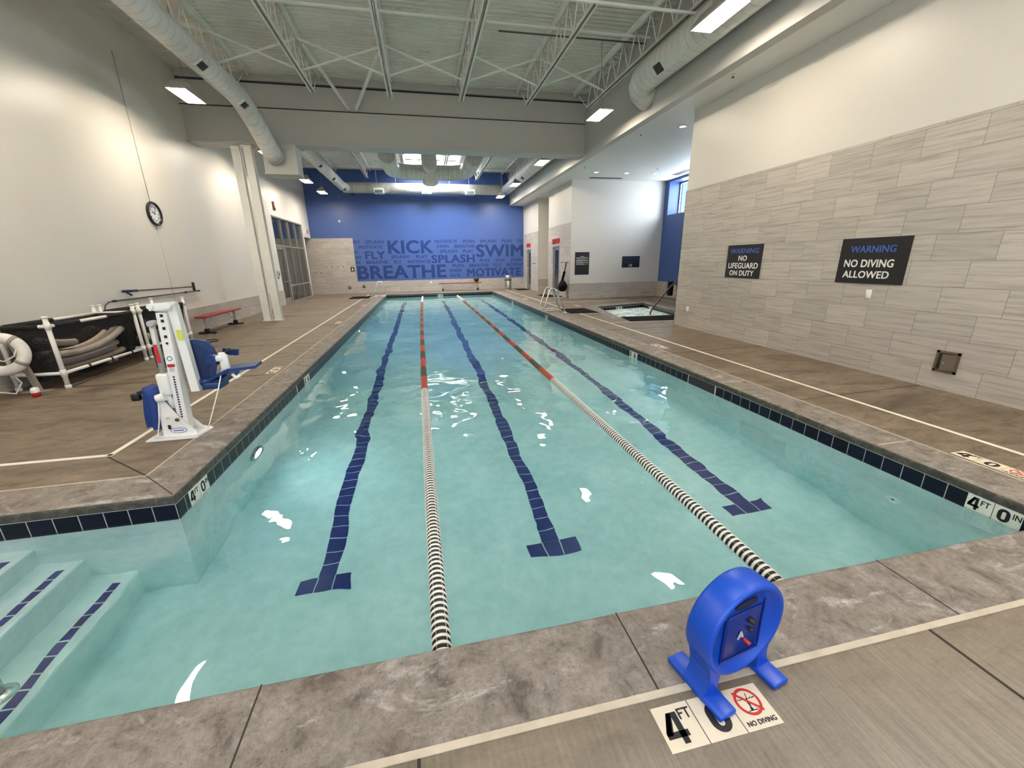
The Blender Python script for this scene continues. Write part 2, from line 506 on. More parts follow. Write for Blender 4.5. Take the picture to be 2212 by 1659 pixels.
_txt = {}
def text_geo(s, bold=0.0):
    """letter outlines as vertices and faces; bold letters are thickened with shifted copies"""
    k = (s, bold)
    if k in _txt: return _txt[k]
    cu = bpy.data.curves.new('lettering_curve', 'FONT')
    cu.body = s; cu.size = 1.0; cu.resolution_u = 3; cu.extrude = 0.004; cu.space_character = 1.0 + bold * 1.6
    ob = bpy.data.objects.new('lettering_curve', cu); COL.objects.link(ob)
    dg = bpy.context.evaluated_depsgraph_get()
    me = bpy.data.meshes.new_from_object(ob.evaluated_get(dg))
    V0 = [v.co.copy() for v in me.vertices]; F0 = [tuple(p.vertices) for p in me.polygons]
    bpy.data.objects.remove(ob); bpy.data.curves.remove(cu); bpy.data.meshes.remove(me)
    V = []; F = []
    sh = [(0, 0)] if bold <= 0 else [(bold * math.cos(a), bold * math.sin(a)) for a in (PI / 4 + q * PI / 2 for q in range(4))] + [(bold, 0), (-bold, 0)]
    for q, (dx, dy) in enumerate(sh):
        o = len(V)
        V += [Vector((v.x + dx, v.y + dy, q + (0.5 if v.z > 0 else 0.0))) for v in V0]; F += [tuple(i + o for i in f) for f in F0]
    x0 = min(v.x for v in V); x1 = max(v.x for v in V); y0 = min(v.y for v in V); y1 = max(v.y for v in V)
    _txt[k] = (V, F, x0, x1, y0, y1)
    return _txt[k]

def letters(mb, s, M, x0, x1, y0, y1, bold=0.0, mi=0, lift=0.0015, thick=0.001):
    """write s into the box x0..x1, y0..y1 of the frame M"""
    V, F, a0, a1, b0, b1 = text_geo(s, bold)
    sx = (x1 - x0) / (a1 - a0); sy = (y1 - y0) / (b1 - b0)
    mb.add([((v.x - a0) * sx + x0, (v.y - b0) * sy + y0, lift + math.floor(v.z) * 0.0003 + (thick if v.z % 1 > 0.25 else 0.0)) for v in V], F, mi, False, M)
    return mb

# ================================================================== THE SETTING
# ---- floor: deck slab with the pool, the step alcove and the spa left open
def hole_slab(z0, z1, holes, outer, name, mats):
    bm = bmesh.new()
    def loop(pts):
        vs = [bm.verts.new((x, y, 0)) for x, y in pts]
        return [bm.edges.new((vs[i], vs[(i + 1) % len(vs)])) for i in range(len(vs))]
    es = loop(outer)
    for h in holes: es += loop(h)
    bmesh.ops.triangle_fill(bm, use_beauty=True, use_dissolve=True, edges=es)
    bm.verts.index_update()
    V = [(v.co.x, v.co.y) for v in bm.verts]; F = [tuple(v.index for v in f.verts) for f in bm.faces]
    bm.free()
    mb = MB()
    mb.add([(x, y, z1) for x, y in V], F)
    mb.add([(x, y, z0) for x, y in V], [tuple(reversed(f)) for f in F])
    for pts in [outer] + holes:
        n = len(pts)
        mb.add([(x, y, z0) for x, y in pts] + [(x, y, z1) for x, y in pts], [(i, (i + 1) % n, n + (i + 1) % n, n + i) for i in range(n)])
    return structure(mb, name, mats)

CW = 0.385  # coping width
POOL_IN = [(PL, AY), (PL, PF), (PR, PF), (PR, PN), (AX, PN), (AX, AY)]
POOL_OUT = [(PL - CW, AY + CW), (PL - CW, PF + CW), (PR + CW, PF + CW), (PR + CW, PN - CW), (AX - CW, PN - CW), (AX - CW, AY + CW)]
def offs(poly, d):
    n = len(poly); out = []
    area = sum(poly[i][0] * poly[(i + 1) % n][1] - poly[(i + 1) % n][0] * poly[i][1] for i in range(n))
    sgn = -1 if area > 0 else 1
    for i in range(n):
        p0, p1, p2 = Vector(poly[i - 1]), Vector(poly[i]), Vector(poly[(i + 1) % n])
        e1 = (p1 - p0).normalized(); e2 = (p2 - p1).normalized()
        n1 = Vector((-e1.y, e1.x)) * sgn; n2 = Vector((-e2.y, e2.x)) * sgn
        b = (n1 + n2); b = b / b.dot(n1)
        out.append(tuple(p1 + b * d))
    return out
SPA_OUT = offs(SPA, 0.35)
hole_slab(-0.3, 0.0, [POOL_OUT, SPA_OUT], [(WL - 4.5, WN), (WL - 4.5, WF + 0.0), (ALX + 0.3, WF), (ALX + 0.3, WN)], 'floor', M_DECK)

# ---- coping stones with a rounded nose
def coping_ring(inner, outer, name, mat, t=0.072, over=0.012):
    n = len(inner); mb = MB()
    inn = offs(inner, -over)
    prof = []
    r = 0.03
    prof.append((0.0, -t))
    prof.append((0.0, -r))
    for k in range(1, 5):
        a = k * PI / 8
        prof.append((r - r * math.cos(a), -r + r * math.sin(a)))
    rings = []
    for d, z in prof:
        rings.append([(x, y, z + 0.003) for x, y in offs(inn, d)])
    rings.append([(x, y, 0.003) for x, y in outer]); rings.append([(x, y, -t) for x, y in outer])
    V = [p for R in rings for p in R]; k = len(rings)
    F = []
    for i in range(k):
        i2 = (i + 1) % k
        F = [(i * n + j, i * n + (j + 1) % n, i2 * n + (j + 1) % n, i2 * n + j) for j in range(n)]
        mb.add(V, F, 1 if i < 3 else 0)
    return structure(mb, name, mat)
def nose_mat():
    m, nt, b, out = new_mat('chiselled_wet_stone_edge')
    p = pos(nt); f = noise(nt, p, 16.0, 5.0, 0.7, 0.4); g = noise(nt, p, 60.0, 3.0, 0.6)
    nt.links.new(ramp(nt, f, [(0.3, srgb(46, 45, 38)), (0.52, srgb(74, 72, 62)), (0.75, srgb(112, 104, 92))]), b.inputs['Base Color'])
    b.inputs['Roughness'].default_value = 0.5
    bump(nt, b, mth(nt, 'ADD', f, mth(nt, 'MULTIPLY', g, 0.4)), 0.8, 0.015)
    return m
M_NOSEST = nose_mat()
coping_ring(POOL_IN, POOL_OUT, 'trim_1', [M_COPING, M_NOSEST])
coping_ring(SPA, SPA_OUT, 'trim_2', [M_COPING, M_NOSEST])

# ---- pool basin: plaster walls, sloping floor, steps
def fz(y):
    for (y0, z0), (y1, z1) in (((-9, -1.41), (5.5, -1.41)), ((5.5, -1.41), (12.0, -1.6)), ((12.0, -1.6), (40, -1.6))):
        if y <= y1: return z0 + (z1 - z0) * (y - y0) / (y1 - y0)
mb = MB()
ys = [PN, AY, 5.5, 12.0, PF]
for a, b in zip(ys, ys[1:]):
    mb.quad((PL, a, fz(a)), (PR, a, fz(a)), (PR, b, fz(b)), (PL, b, fz(b)))
    mb.quad((PR, a, fz(a)), (PR, b, fz(b)), (PR, b, -0.07), (PR, a, -0.07))
    if a >= AY: mb.quad((PL, a, fz(a)), (PL, b, fz(b)), (PL, b, -0.07), (PL, a, -0.07))
    else: mb.quad((AX, a, -1.41), (PL, a, -1.41), (PL, b, -1.41), (AX, b, -1.41))
mb.quad((PL, PF, fz(PF)), (PR, PF, fz(PF)), (PR, PF, -0.07), (PL, PF, -0.07))
mb.quad((AX, PN, -1.41), (PR, PN, -1.41), (PR, PN, -0.07), (AX, PN, -0.07))
mb.quad((AX, AY, -1.41), (PL, AY, -1.41), (PL, AY, -0.07), (AX, AY, -0.07))
mb.quad((AX, PN, -1.41), (AX, AY, -1.41), (AX, AY, -0.07), (AX, PN, -0.07))
structure(mb, 'pool_basin', M_PLASTER)
STEPS = [(-2.95, -0.48), (-2.66, -0.76), (-2.36, -1.06)]
mb = MB()
prev = AX
poly = [(AX, -1.45)]
poly_pts = [(AX, STEPS[0][1])]
for i, (x, z) in enumerate(STEPS):
    zn = STEPS[i + 1][1] if i + 1 < len(STEPS) else -1.415
    poly_pts += [(x - 0.02, z), (x - 0.006, z - 0.006), (x, z - 0.02), (x, zn)]
prof = [(AX, -1.45)] + poly_pts + [(STEPS[-1][0], -1.45)]
Mxz = Matrix(((1, 0, 0, 0), (0, 0, -1, 0), (0, 1, 0, 0), (0, 0, 0, 1)))   # poly (x, z) extruded along -y
mb.prism(prof, -AY, -PN, 0, Mxz)
for x, z in STEPS:
    mb.box((x - 0.11, PN, z + 0.0005), (x - 0.055, AY - 0.11, z + 0.003), 1)
structure(mb, 'pool_steps', [M_PLASTER, M_NOSE])
# waterline tile band
mb = MB(); T = 0.006; zb, zt = -0.228, -0.0745
mb.box((PL, AY, zb), (PL + T, PF, zt), 0); mb.box((PR - T, PN, zb), (PR, PF, zt), 0)
mb.box((AX, PN, zb), (AX + T, AY, zt), 0)
mb.box((PL, PF - T, zb), (PR, PF, zt), 1); mb.box((AX, PN, zb), (PR, PN + T, zt), 1)
mb.box((AX, AY - T, zb), (PL, AY, zt), 1)
structure(mb, 'trim_3', [M_WT_Y, M_WT_X])
# lane lines set in the floor
for i, cx in enumerate((-0.987, 1.012, 3.072)):
    mb = MB(); hw = 0.0785
    yy = [2.955 + 0.157, 5.5, 12.0, 22.3]
    for a, b in zip(yy, yy[1:]):
        mb.quad((cx - hw, a, fz(a) + 0.003), (cx + hw, a, fz(a) + 0.003), (cx + hw, b, fz(b) + 0.003), (cx - hw, b, fz(b) + 0.003), 0)
    mb.quad((cx - hw * 3, 2.955, -1.407), (cx + hw * 3, 2.955, -1.407), (cx + hw * 3, 3.112, -1.407), (cx - hw * 3, 3.112, -1.407), 1)
    mb.quad((cx - hw * 3, 22.3, -1.597), (cx + hw * 3, 22.3, -1.597), (cx + hw * 3, 22.457, -1.597), (cx - hw * 3, 22.457, -1.597), 1)
    o = mb.build('lane_line', [M_LANE_Y, M_LANE_X[i]])
    tag(o, ['navy tile lane line on the pool floor, between the left pool wall and the first rope',
            'navy tile lane line on the pool floor between the two lane ropes',
            'navy tile lane line on the pool floor, between the second rope and the right pool wall'][i], 'lane line', 'lane lines on the pool floor', 'structure')
# water
mb = MB()
e = 0.004
mb.add([(AX - e, PN - e, WZ), (PR + e, PN - e, WZ), (PR + e, PF + e, WZ), (PL - e, PF + e, WZ), (PL - e, AY + e, WZ), (AX - e, AY + e, WZ)], [(0, 1, 2, 3, 4, 5)])
structure(mb, 'pool_water', M_WATER)

# ---- spa
mb = MB(); n = len(SPA)
mb.add([(x, y, -0.95) for x, y in SPA] + [(x, y, -0.07) for x, y in SPA], [(i, (i + 1) % n, n + (i + 1) % n, n + i) for i in range(n)] + [tuple(range(n))])
structure(mb, 'spa_basin', M_PLASTER)
mb = MB(); ins = offs(SPA, -0.006)
for i in range(n):
    a, b = SPA[i], SPA[(i + 1) % n]; c, d = ins[i], ins[(i + 1) % n]
    ax = 1 if abs(b[1] - a[1]) > abs(b[0] - a[0]) else 0
    mb.add([(*a, -0.228), (*b, -0.228), (*d, -0.228), (*c, -0.228), (*a, -0.0745), (*b, -0.0745), (*d, -0.0745), (*c, -0.0745)],
           [(0, 3, 2, 1), (4, 5, 6, 7), (0, 1, 5, 4), (1, 2, 6, 5), (2, 3, 7, 6), (3, 0, 4, 7)], 1 - ax)
structure(mb, 'trim_4', [M_WT_Y, M_WT_X])
mb = MB(); mb.add([(x, y, -0.17) for x, y in offs(SPA, 0.003)], [tuple(range(n))])
structure(mb, 'spa_water', M_SPA_WATER)

# ---- walls
TW = 0.25
def rect_wall(mb, axis, c, t, u0, u1, z0, z1, holes=()):
    """wall slab in the plane axis = c, thick t, u along the other axis; holes (u0, u1, z0, z1)"""
    us = sorted({u0, u1, *[h[0] for h in holes], *[h[1] for h in holes]}); zs = sorted({z0, z1, *[h[2] for h in holes], *[h[3] for h in holes]})
    for a, b in zip(us, us[1:]):
        for d, e_ in zip(zs, zs[1:]):
            m_, k_ = (a + b) / 2, (d + e_) / 2
            if any(h[0] < m_ < h[1] and h[2] < k_ < h[3] for h in holes): continue
            if axis == 0: mb.box((c, a, d), (c + t, b, e_))
            else: mb.box((a, c, d), (b, c + t, e_))
    return mb
SF = (19.75, 24.2, 0.0, 3.66)     # storefront opening in the left wall
PS = (24.5, 25.86, 0.0, 3.07)     # passage opening at the far end of the left wall
structure(rect_wall(MB(), 0, WL, -TW, WN, WF + TW, 0.0, ZC + 0.3, [SF, (24.5, WF + TW, 0.0, 3.07)]), 'wall_left', M_WHITE_LIT)
structure(rect_wall(MB(), 1, WF, TW, WL - 2.6, ALX + 0.3, 0.0, ZC + 0.3), 'wall_far', M_BLUE)
ADDED_WIN = (-4.6, 4.6, 0.9, 5.9)         # unseen window opening added behind the camera to bring in fill light
structure(rect_wall(MB(), 1, WN, -TW, WL - TW, ALX, 0.0, ZC + 0.3, [ADDED_WIN]), 'wall_near', M_WHITE)
mb = MB()
for k in range(5):
    x = ADDED_WIN[0] + k * (ADDED_WIN[1] - ADDED_WIN[0]) / 4
    mb.box((x - 0.03, WN - 0.18, ADDED_WIN[2]), (x + 0.03, WN - 0.08, ADDED_WIN[3]))
for z in (ADDED_WIN[2], 2.6, ADDED_WIN[3]): mb.box((ADDED_WIN[0], WN - 0.18, z - 0.03), (ADDED_WIN[1], WN - 0.08, z + 0.03))
structure(mb, 'added_window', pm('window_frame_metal', srgb(150, 148, 142), 0.4, 0.5))  # frame of the added opening, out of view
mb = MB(); mb.box((WR, WN, 0), (WR + 0.4, ALN, ZL)); mb.box((WR + 0.4, ALN - 0.3, 0), (ALX, ALN, ZL))
structure(mb, 'wall_right', M_WHITE)
# steam and sauna block beyond the spa, with the recess between them
mb = MB()
DS = (18.86, 19.82, 0.0, 2.3)      # steam room door
DN = (24.0, 24.9, 0.0, 2.3)        # sauna door
rect_wall(mb, 0, WR, 0.2, ALF, 20.6, 0.0, ZL, [DS])
rect_wall(mb, 0, WR, 0.2, 22.5, WF, 0.0, ZL, [DN])
mb.box((WR + 0.2, ALF, 0), (ALX, ALF + 0.2, ZL)); mb.box((WR + 0.2, 22.5, 0), (WR + 2.0, 22.7, ZL)); mb.box((WR + 0.2, 20.4, 0), (WR + 2.0, 20.6, ZL))
mb.box((WR + 2.0, 20.4, 0), (WR + 2.2, 22.7, ZL))
structure(mb, 'wall_spa', M_WHITE)
WIN = (12.6, 17.1, 3.44, 4.74)
mb = rect_wall(MB(), 0, ALX, 0.62, ALN, ALF + 0.2, 0.0, ZL + 0.1, [WIN])
structure(mb, 'wall_alcove', M_BLUE)
# tile cladding
c_ = 0.014
mb = MB()
mb.box((WR - c_, WN, 0), (WR, ALN + c_, 3.184), 0); mb.box((WR - c_, ALN, 0), (ALX, ALN + c_, 3.184), 1)
structure(mb, 'trim_5', [M_TILE_Y, M_TILE_X])
mb = MB()
rect_wall(mb, 0, WL, c_, WN, SF[0] - 0.02, 0.0, 0.62); rect_wall(mb, 0, WL, c_, SF[1] + 0.02, PS[0], 0.0, 0.62)
structure(mb, 'baseboard_left', M_TILE_Y)
mb = MB()
mb.box((WL - 2.6, WF - c_, 0), (-3.69, WF, 3.06)); mb.box((-3.69, WF - c_, 0), (WR, WF, 0.665))
structure(mb, 'baseboard_far', M_TILE_X)
mb = MB()
for y0, y1 in ((ALF - c_, DS[0]), (DS[1], 20.6), (22.5 - c_, DN[0]), (DN[1], WF)):
    mb.box((WR - c_, y0, 0), (WR, y1, 3.184), 0)
for d in (DS, DN): mb.box((WR - c_, d[0], d[3]), (WR, d[1], 3.184), 0)
mb.box((WR, ALF - c_, 0), (ALX, ALF, 0.66), 1); mb.box((WR, 22.5 - c_, 0), (WR + 2.0, 22.5, 0.66), 1)
mb.box((ALX - c_, ALN, 0), (ALX, ALF, 0.66), 0)
structure(mb, 'baseboard_spa', [M_TILE_Y, M_TILE_X])

# ---- roof deck with ribs, skylight opening
SKY = (-0.5, 2.3, 21.7, 24.5)
SKN = (-0.5, 2.3, -0.4, 2.4)          # unseen skylight added over the near end to brighten pool and foreground
mb = MB()
def ribbed(x0, x1, y0, y1):
    y = y0; pts = []
    while y < y1 - 1e-6:
        for dy, dz in ((0.0, 0.038), (0.045, 0.038), (0.062, 0.0), (0.135, 0.0), (0.152, 0.038)):
            if y + dy <= y1: pts.append((y + dy, ZC + dz))
        y += 0.152
    pts.append((y1, ZC + 0.038))
    for (ya, za), (yb, zb_) in zip(pts, pts[1:]):
        if yb - ya < 1e-5: continue
        mb.quad((x0, ya, za), (x1, ya, za), (x1, yb, zb_), (x0, yb, zb_))
ribbed(WL, BX, WN, SKN[2]); ribbed(WL, SKN[0], SKN[2], SKN[3]); ribbed(SKN[1], BX, SKN[2], SKN[3]); ribbed(WL, BX, SKN[3], SKY[2]); ribbed(WL, SKY[0], SKY[2], SKY[3]); ribbed(SKY[1], BX, SKY[2], SKY[3]); ribbed(WL, BX, SKY[3], WF)
mb.box((WL - TW, WN - TW, ZC + 0.25), (SKY[0], WF + TW, ZC + 0.3)); mb.box((SKY[1], WN - TW, ZC + 0.25), (BX + 0.3, WF + TW, ZC + 0.3))
mb.box((SKY[0], WN - TW, ZC + 0.25), (SKY[1], SKN[2], ZC + 0.3)); mb.box((SKY[0], SKN[3], ZC + 0.25), (SKY[1], SKY[2], ZC + 0.3)); mb.box((SKY[0], SKY[3], ZC + 0.25), (SKY[1], WF + TW, ZC + 0.3))
structure(mb, 'ceiling', M_ROOF)
for K_, nm, em in ((SKY, 'window_1', emit('daylit_skylight_panel', SKYLIGHT_COLOR, SKYLIGHT_STRENGTH)), (SKN, 'added_skylight', emit('added_skylight_panel', SKYLIGHT_COLOR, ADDED_SKYLIGHT_STRENGTH))):  # the second one is an added light panel, out of view
    mb = MB()
    for a, b in (((K_[0] - 0.06, K_[2] - 0.06), (K_[0], K_[3] + 0.06)), ((K_[1], K_[2] - 0.06), (K_[1] + 0.06, K_[3] + 0.06)),
                 ((K_[0], K_[2] - 0.06), (K_[1], K_[2])), ((K_[0], K_[3]), (K_[1], K_[3] + 0.06))):
        mb.box((*a, ZC - 0.02), (*b, ZC + 0.42))
    sky_o = structure(mb, nm, M_STEEL_WHITE)
    mb = MB(); mb.box((K_[0], K_[2], ZC + 0.34), (K_[1], K_[3], ZC + 0.37)); mb.build('pane', em, sky_o)
# ---- bulkhead and low ceiling on the right
mb = MB(); mb.box((BX, WN, ZL), (BX + 0.2, WF, ZC + 0.3))
structure(mb, 'wall_bulkhead', M_CEIL)
mb = MB(); mb.box((BX + 0.2, WN, ZL + 0.001), (ALX + 0.7, WF, ZL + 0.12))
structure(mb, 'ceiling_low', wall_paint('low_ceiling_white', srgb(226, 224, 219), 0.6))
# ---- cross beam over the pool
mb = MB()
mb.box((WL, 14.0, 5.80), (BX, 14.3, 6.42)); mb.box((WL, 13.97, 4.92), (BX, 14.33, 5.785)); mb.box((WL, 13.86, 4.89), (BX, 14.44, 4.925))
mb.box((WL, 13.94, 5.782), (BX, 14.36, 5.802), 1)
mb.box((WL, 13.9, 6.42), (BX, 14.4, 6.45)); mb.box((-1.4, 13.985, 5.805), (-1.38, 14.0, 6.42)); mb.box((WL, 13.99, 6.44), (BX, 14.31, ZC)); mb.box((WL, 13.985, 6.375), (BX, 14.0, 6.42), 1)
structure(mb, 'beam', [M_CEIL, pm('dark_gap', (0.03, 0.03, 0.03), 0.8)])

# ---- room beyond the left storefront, dim
mb = MB()
mb.box((WL - 4.5, 17.5, 0), (WL - 4.4, WF, 4.0)); mb.box((WL - 4.4, 17.4, 0), (WL - TW, 17.5, 4.0)); mb.box((WL - 4.4, WN, 3.9), (WL - TW, WF + TW, 4.0))
structure(mb, 'wall_corridor', wall_paint('grey_paint', srgb(128, 124, 120), 0.6))
mb = MB(); mb.box((WR + 0.2, ALF + 0.2, 0), (WR + 2.0, 20.4, 0.01)); mb.box((WR + 1.9, ALF + 0.2, 0), (WR + 2.0, 20.4, 3)); mb.box((WR + 1.9, 22.7, 0), (WR + 2.0, WF, 3))
structure(mb, 'wall_steam_room', wall_paint('dark_tile', srgb(70, 74, 84), 0.5))
#SETTING_END

# ================================================================== LAMPS (they light the room)
M_LAMP = emit('lit_lamp_lens', LAMP_COLOR, LAMP_STRENGTH)
M_HOUSE = pm('lamp_housing_metal', srgb(176, 174, 168), 0.35, 0.3)
M_CABLE = pm('steel_cable', srgb(150, 148, 142), 0.4, 0.7)
def lamp():
    t = thing('pendant_lamp', '', 'lamp')
    mb = MB(); L, W = 0.43, 0.18
    top = [(-0.10, -0.32), (0.10, -0.32), (0.10, 0.32), (-0.10, 0.32)]
    bot = [(-W, -L), (W, -L), (W, L), (-W, L)]
    mb.add([(x, y, 0.13) for x, y in top] + [(x, y, 0.0) for x, y in bot], [(3, 2, 1, 0)] + [(i, (i + 1) % 4, 4 + (i + 1) % 4, 4 + i) for i in range(4)])
    mb.box((-W, -L, -0.035), (-W + 0.008, L, 0.0)); mb.box((W - 0.008, -L, -0.035), (W, L, 0.0))
    mb.box((-W, -L, -0.035), (W, -L + 0.008, 0.0)); mb.box((-W, L - 0.008, -0.035), (W, L, 0.0))
    mb.box((-0.06, -0.12, 0.13), (0.06, 0.12, 0.21))
    mb.build('lamp_housing', M_HOUSE, t)
    mb = MB(); mb.box((-W + 0.012, -L + 0.012, -0.02), (W - 0.012, L - 0.012, -0.01)); mb.build('lens', M_LAMP, t)
    mb = MB()
    for s in (-1, 1): mb.tube([(0, s * 0.10, 0.2), (0, s * 0.02, 0.55)], 0.004, 6)
    mb.tube([(0, 0, 0.54), (0.01, 0, 0.9), (0, 0, 1.5)], 0.006, 6)
    mb.build('hanging_cable', M_CABLE, t)
    return t
LAMPS = [(-4.5, 11.03, 'lit pendant lamp below the left duct, in front of the cross beam'),
         (-4.5, 20.5, 'lit pendant lamp beside the far left duct, nearer of the two before the blue wall'),
         (-4.5, 23.5, 'lit pendant lamp beside the far left duct, closest to the blue wall'),
         (4.6, 6.5, 'large lit pendant lamp in front of the right duct, closest to the camera'),
         (4.6, 10.8, 'lit pendant lamp below the end of the near right duct by the cross beam'),
         (4.6, 15.9, 'lit pendant lamp on the right just beyond the cross beam'),
         (4.6, 20.4, 'lit pendant lamp on the far right duct, second beyond the beam'),
         (4.6, 24.1, 'lit pendant lamp in the far right corner before the blue wall'),
         (-4.5, 15.9, 'lit pendant lamp on the left just beyond the cross beam'),
         (-4.5, 6.5, 'lit pendant lamp on the left over the storage racks'),
         (-4.5, 2.0, 'unseen lit pendant lamp added on the left beside the pool steps'), (4.6, 2.0, 'unseen lit pendant lamp added on the right over the near pool corner'),
         (-4.5, -1.5, 'unseen lit pendant lamp added at the entry end, left side'), (4.6, -1.5, 'unseen lit pendant lamp added at the entry end, right side')]  # the last four lamps are unseen, added to the rows for more light
l0 = None
for x, y, lab in LAMPS:
    if l0 is None:
        l0 = lamp(); l0.location = (x, y, 5.1); l0['label'] = lab; l0['group'] = 'pendant lamps'
    else: dup(l0, (x, y, 5.1), None, lab, 'pendant lamps')

# underwater lights in the left pool wall
def pool_light(y, z, lab):
    t = thing('underwater_light', lab, 'light', (PL, y, z), 0, 'underwater lights in the left pool wall')
    Mx = Matrix(((0, 0, 1, 0), (0, 1, 0, 0), (1, 0, 0, 0), (0, 0, 0, 1)))
    MB().lathe([(0.10, 0.0), (0.15, 0.0), (0.155, 0.015), (0.14, 0.028), (0.11, 0.028), (0.10, 0.012)], 24, 0, Mx, True).build('bezel', pm('stainless', srgb(170, 172, 172), 0.25, 1.0), t)
    MB().lathe([(0.0001, 0.022), (0.06, 0.02), (0.108, 0.012)], 24, 0, Mx).build('lens', emit('lit_pool_light', (0.86, 0.97, 1.0), POOL_LIGHT_STRENGTH), t)
pool_light(4.69, -0.66, 'round lit underwater light in the left pool wall, closest to the steps')
pool_light(12.78, -0.66, 'round lit underwater light halfway along the left pool wall')
pool_light(21.1, -0.7, 'round lit underwater light in the left pool wall by the far ladder')
# added area light, fills the room from the unseen opening behind the camera
ne = bpy.data.lights.new('added_entry_fill', 'AREA'); ne.shape = 'RECTANGLE'; ne.size = 9.2; ne.size_y = 5.0; ne.energy = ADDED_ENTRY_FILL; ne.color = (0.93, 0.96, 1.0)
no = bpy.data.objects.new('added_entry_fill', ne); COL.objects.link(no)
no.location = (0, WN - 0.2, 3.4); no.rotation_euler = (PI / 2, 0, 0)
# daylight through the alcove window
pl = bpy.data.lights.new('window_daylight', 'AREA'); pl.shape = 'RECTANGLE'; pl.size = 1.2; pl.size_y = 4.4; pl.energy = WINDOW_PORTAL_POWER; pl.color = (0.80, 0.90, 1.0)
po = bpy.data.objects.new('window_daylight', pl); COL.objects.link(po)
po.location = (ALX + 0.60, (WIN[0] + WIN[1]) / 2, (WIN[2] + WIN[3]) / 2 + 0.05); po.rotation_euler = (0, PI / 2, 0)

# ================================================================== ROOF STEEL
M_DARK = pm('dark_gap', (0.03, 0.03, 0.03), 0.8)
JX = [-4.1, -2.33, -0.45, 1.41, 3.25, 5.05]
def joist(x, y0, y1, yb0, yb1, lab):
    t = thing('steel_joist', lab, 'roof joist', (x, y0, ZC), 0, 'open web joists under the roof deck')
    L = y1 - y0; zt0, zt1 = -0.12, -0.005; zb = 5.83 - ZC
    mb = MB()
    for s in (-1, 1):
        mb.box((s * 0.012, 0, zt1 - 0.012), (s * 0.07, L, zt1)); mb.box((s * 0.012, 0, zt0), (s * 0.022, L, zt1))
    mb.build('top_chord', M_STEEL_WHITE, t)
    mb = MB(); a, b = yb0 - y0, yb1 - y0
    for s in (-1, 1):
        mb.box((s * 0.014, a, zb), (s * 0.068, b, zb + 0.012)); mb.box((s * 0.014, a, zb), (s * 0.024, b, zb + 0.06))
    mb.build('bottom_chord', M_STEEL_WHITE, t)
    mb = MB(); n = max(2, int(round((b - a) / 0.62))); st = (b - a) / n
    y = a
    for k in range(n):
        mb.tube([(0, y, zb + 0.03), (0, y + st / 2, zt0 + 0.04)], 0.012, 6); mb.tube([(0, y + st / 2, zt0 + 0.04), (0, y + st, zb + 0.03)], 0.012, 6)
        y += st
    mb.tube([(0, b, zb + 0.03), (0, min(L - 0.05, b + 0.9), zt0 + 0.03)], 0.013, 6)
    if a > 0.3: mb.tube([(0, a, zb + 0.03), (0, max(0.05, a - 0.9), zt0 + 0.03)], 0.013, 6)
    mb.build('web', M_STEEL_WHITE, t)
    return t
ordn = ['leftmost, above the left duct', 'second from the left wall', 'third from the left wall', 'fourth from the left wall', 'fifth from the left wall', 'rightmost, beside the bulkhead']
for x, w in zip(JX, ordn):
    joist(x, WN + 0.02, 13.88, WN + 0.02, 12.75, 'white open web roof joist before the cross beam, ' + w)
for x, w in zip(JX, ordn):
    joist(x, 14.42, WF - 0.02, 15.4, 23.8, 'white open web roof joist beyond the cross beam, ' + w)
bays = ['above the left duct', 'left of the pool middle', 'over the pool middle', 'right of the pool middle', 'beside the bulkhead']
def brace(x0, x1, y, lab, half):
    t = thing('cross_brace', lab, 'brace', ((x0 + x1) / 2, y, 6.2), 0, 'cross braces between the roof joists')
    d = (x1 - x0) / 2 - 0.03
    MB().bar((-d, -0.02, 0.27), (d, -0.02, -0.32), 0.035, 0.035).build('brace_bar', M_STEEL_WHITE, t)
    MB().bar((-d, 0.02, -0.32), (d, 0.02, 0.27), 0.035, 0.035).build('brace_bar', M_STEEL_WHITE, t)
for (a, b), w in zip(zip(JX, JX[1:]), bays):
    brace(a, b, 11.6, 'white crossed brace between roof joists before the beam, ' + w, 0)
for (a, b), w in zip(zip(JX, JX[1:]), bays):
    brace(a, b, 19.0, 'white crossed brace between roof joists beyond the beam, ' + w, 1)
for y, z, w in ((10.1, 6.42, 'upper straight bridging bar across the joists before the beam'), (7.9, 5.805, 'lower straight bridging bar across the near joists'),
                (17.2, 6.42, 'straight bridging bar across the joists just beyond the beam'), (23.75, 6.3, 'straight bridging bar across the joists before the blue wall'), (21.2, 6.42, 'straight bridging bar across the far joists by the skylight')):
    tag(MB().bar((-3.70 if z < 5.9 else -5.85, y, z), (5.45, y, z), 0.04, 0.04).build('bridging_bar', M_STEEL_WHITE), 'white ' + w, 'bar', 'bridging bars')
tag(MB().bar((-2.22, 11.8, 6.45), (-1.66, 13.92, 5.86), 0.06, 0.06).build('diagonal_strut', M_STEEL_WHITE), 'white diagonal strut from the beam to the second joist', 'strut', 'beam struts')
tag(MB().bar((-0.58, 11.8, 6.45), (-1.46, 13.92, 5.86), 0.06, 0.06).build('diagonal_strut', M_STEEL_WHITE), 'white diagonal strut from the beam to the third joist', 'strut', 'beam struts')
tag(MB().bar((-5.9, 9.6, 6.3), (-4.1, 11.5, 6.42), 0.05, 0.05).build('wall_strut', M_STEEL_WHITE), 'white strut from the left wall up to the leftmost joist', 'strut')
tag(MB().tube([(2.0, 10.25, 6.35), (5.4, 10.2, 6.35)], 0.018, 8).build('sprinkler_pipe', pm('dark_pipe', srgb(96, 94, 88), 0.5, 0.4)), 'thin dark pipe across the roof before the beam', 'pipe')

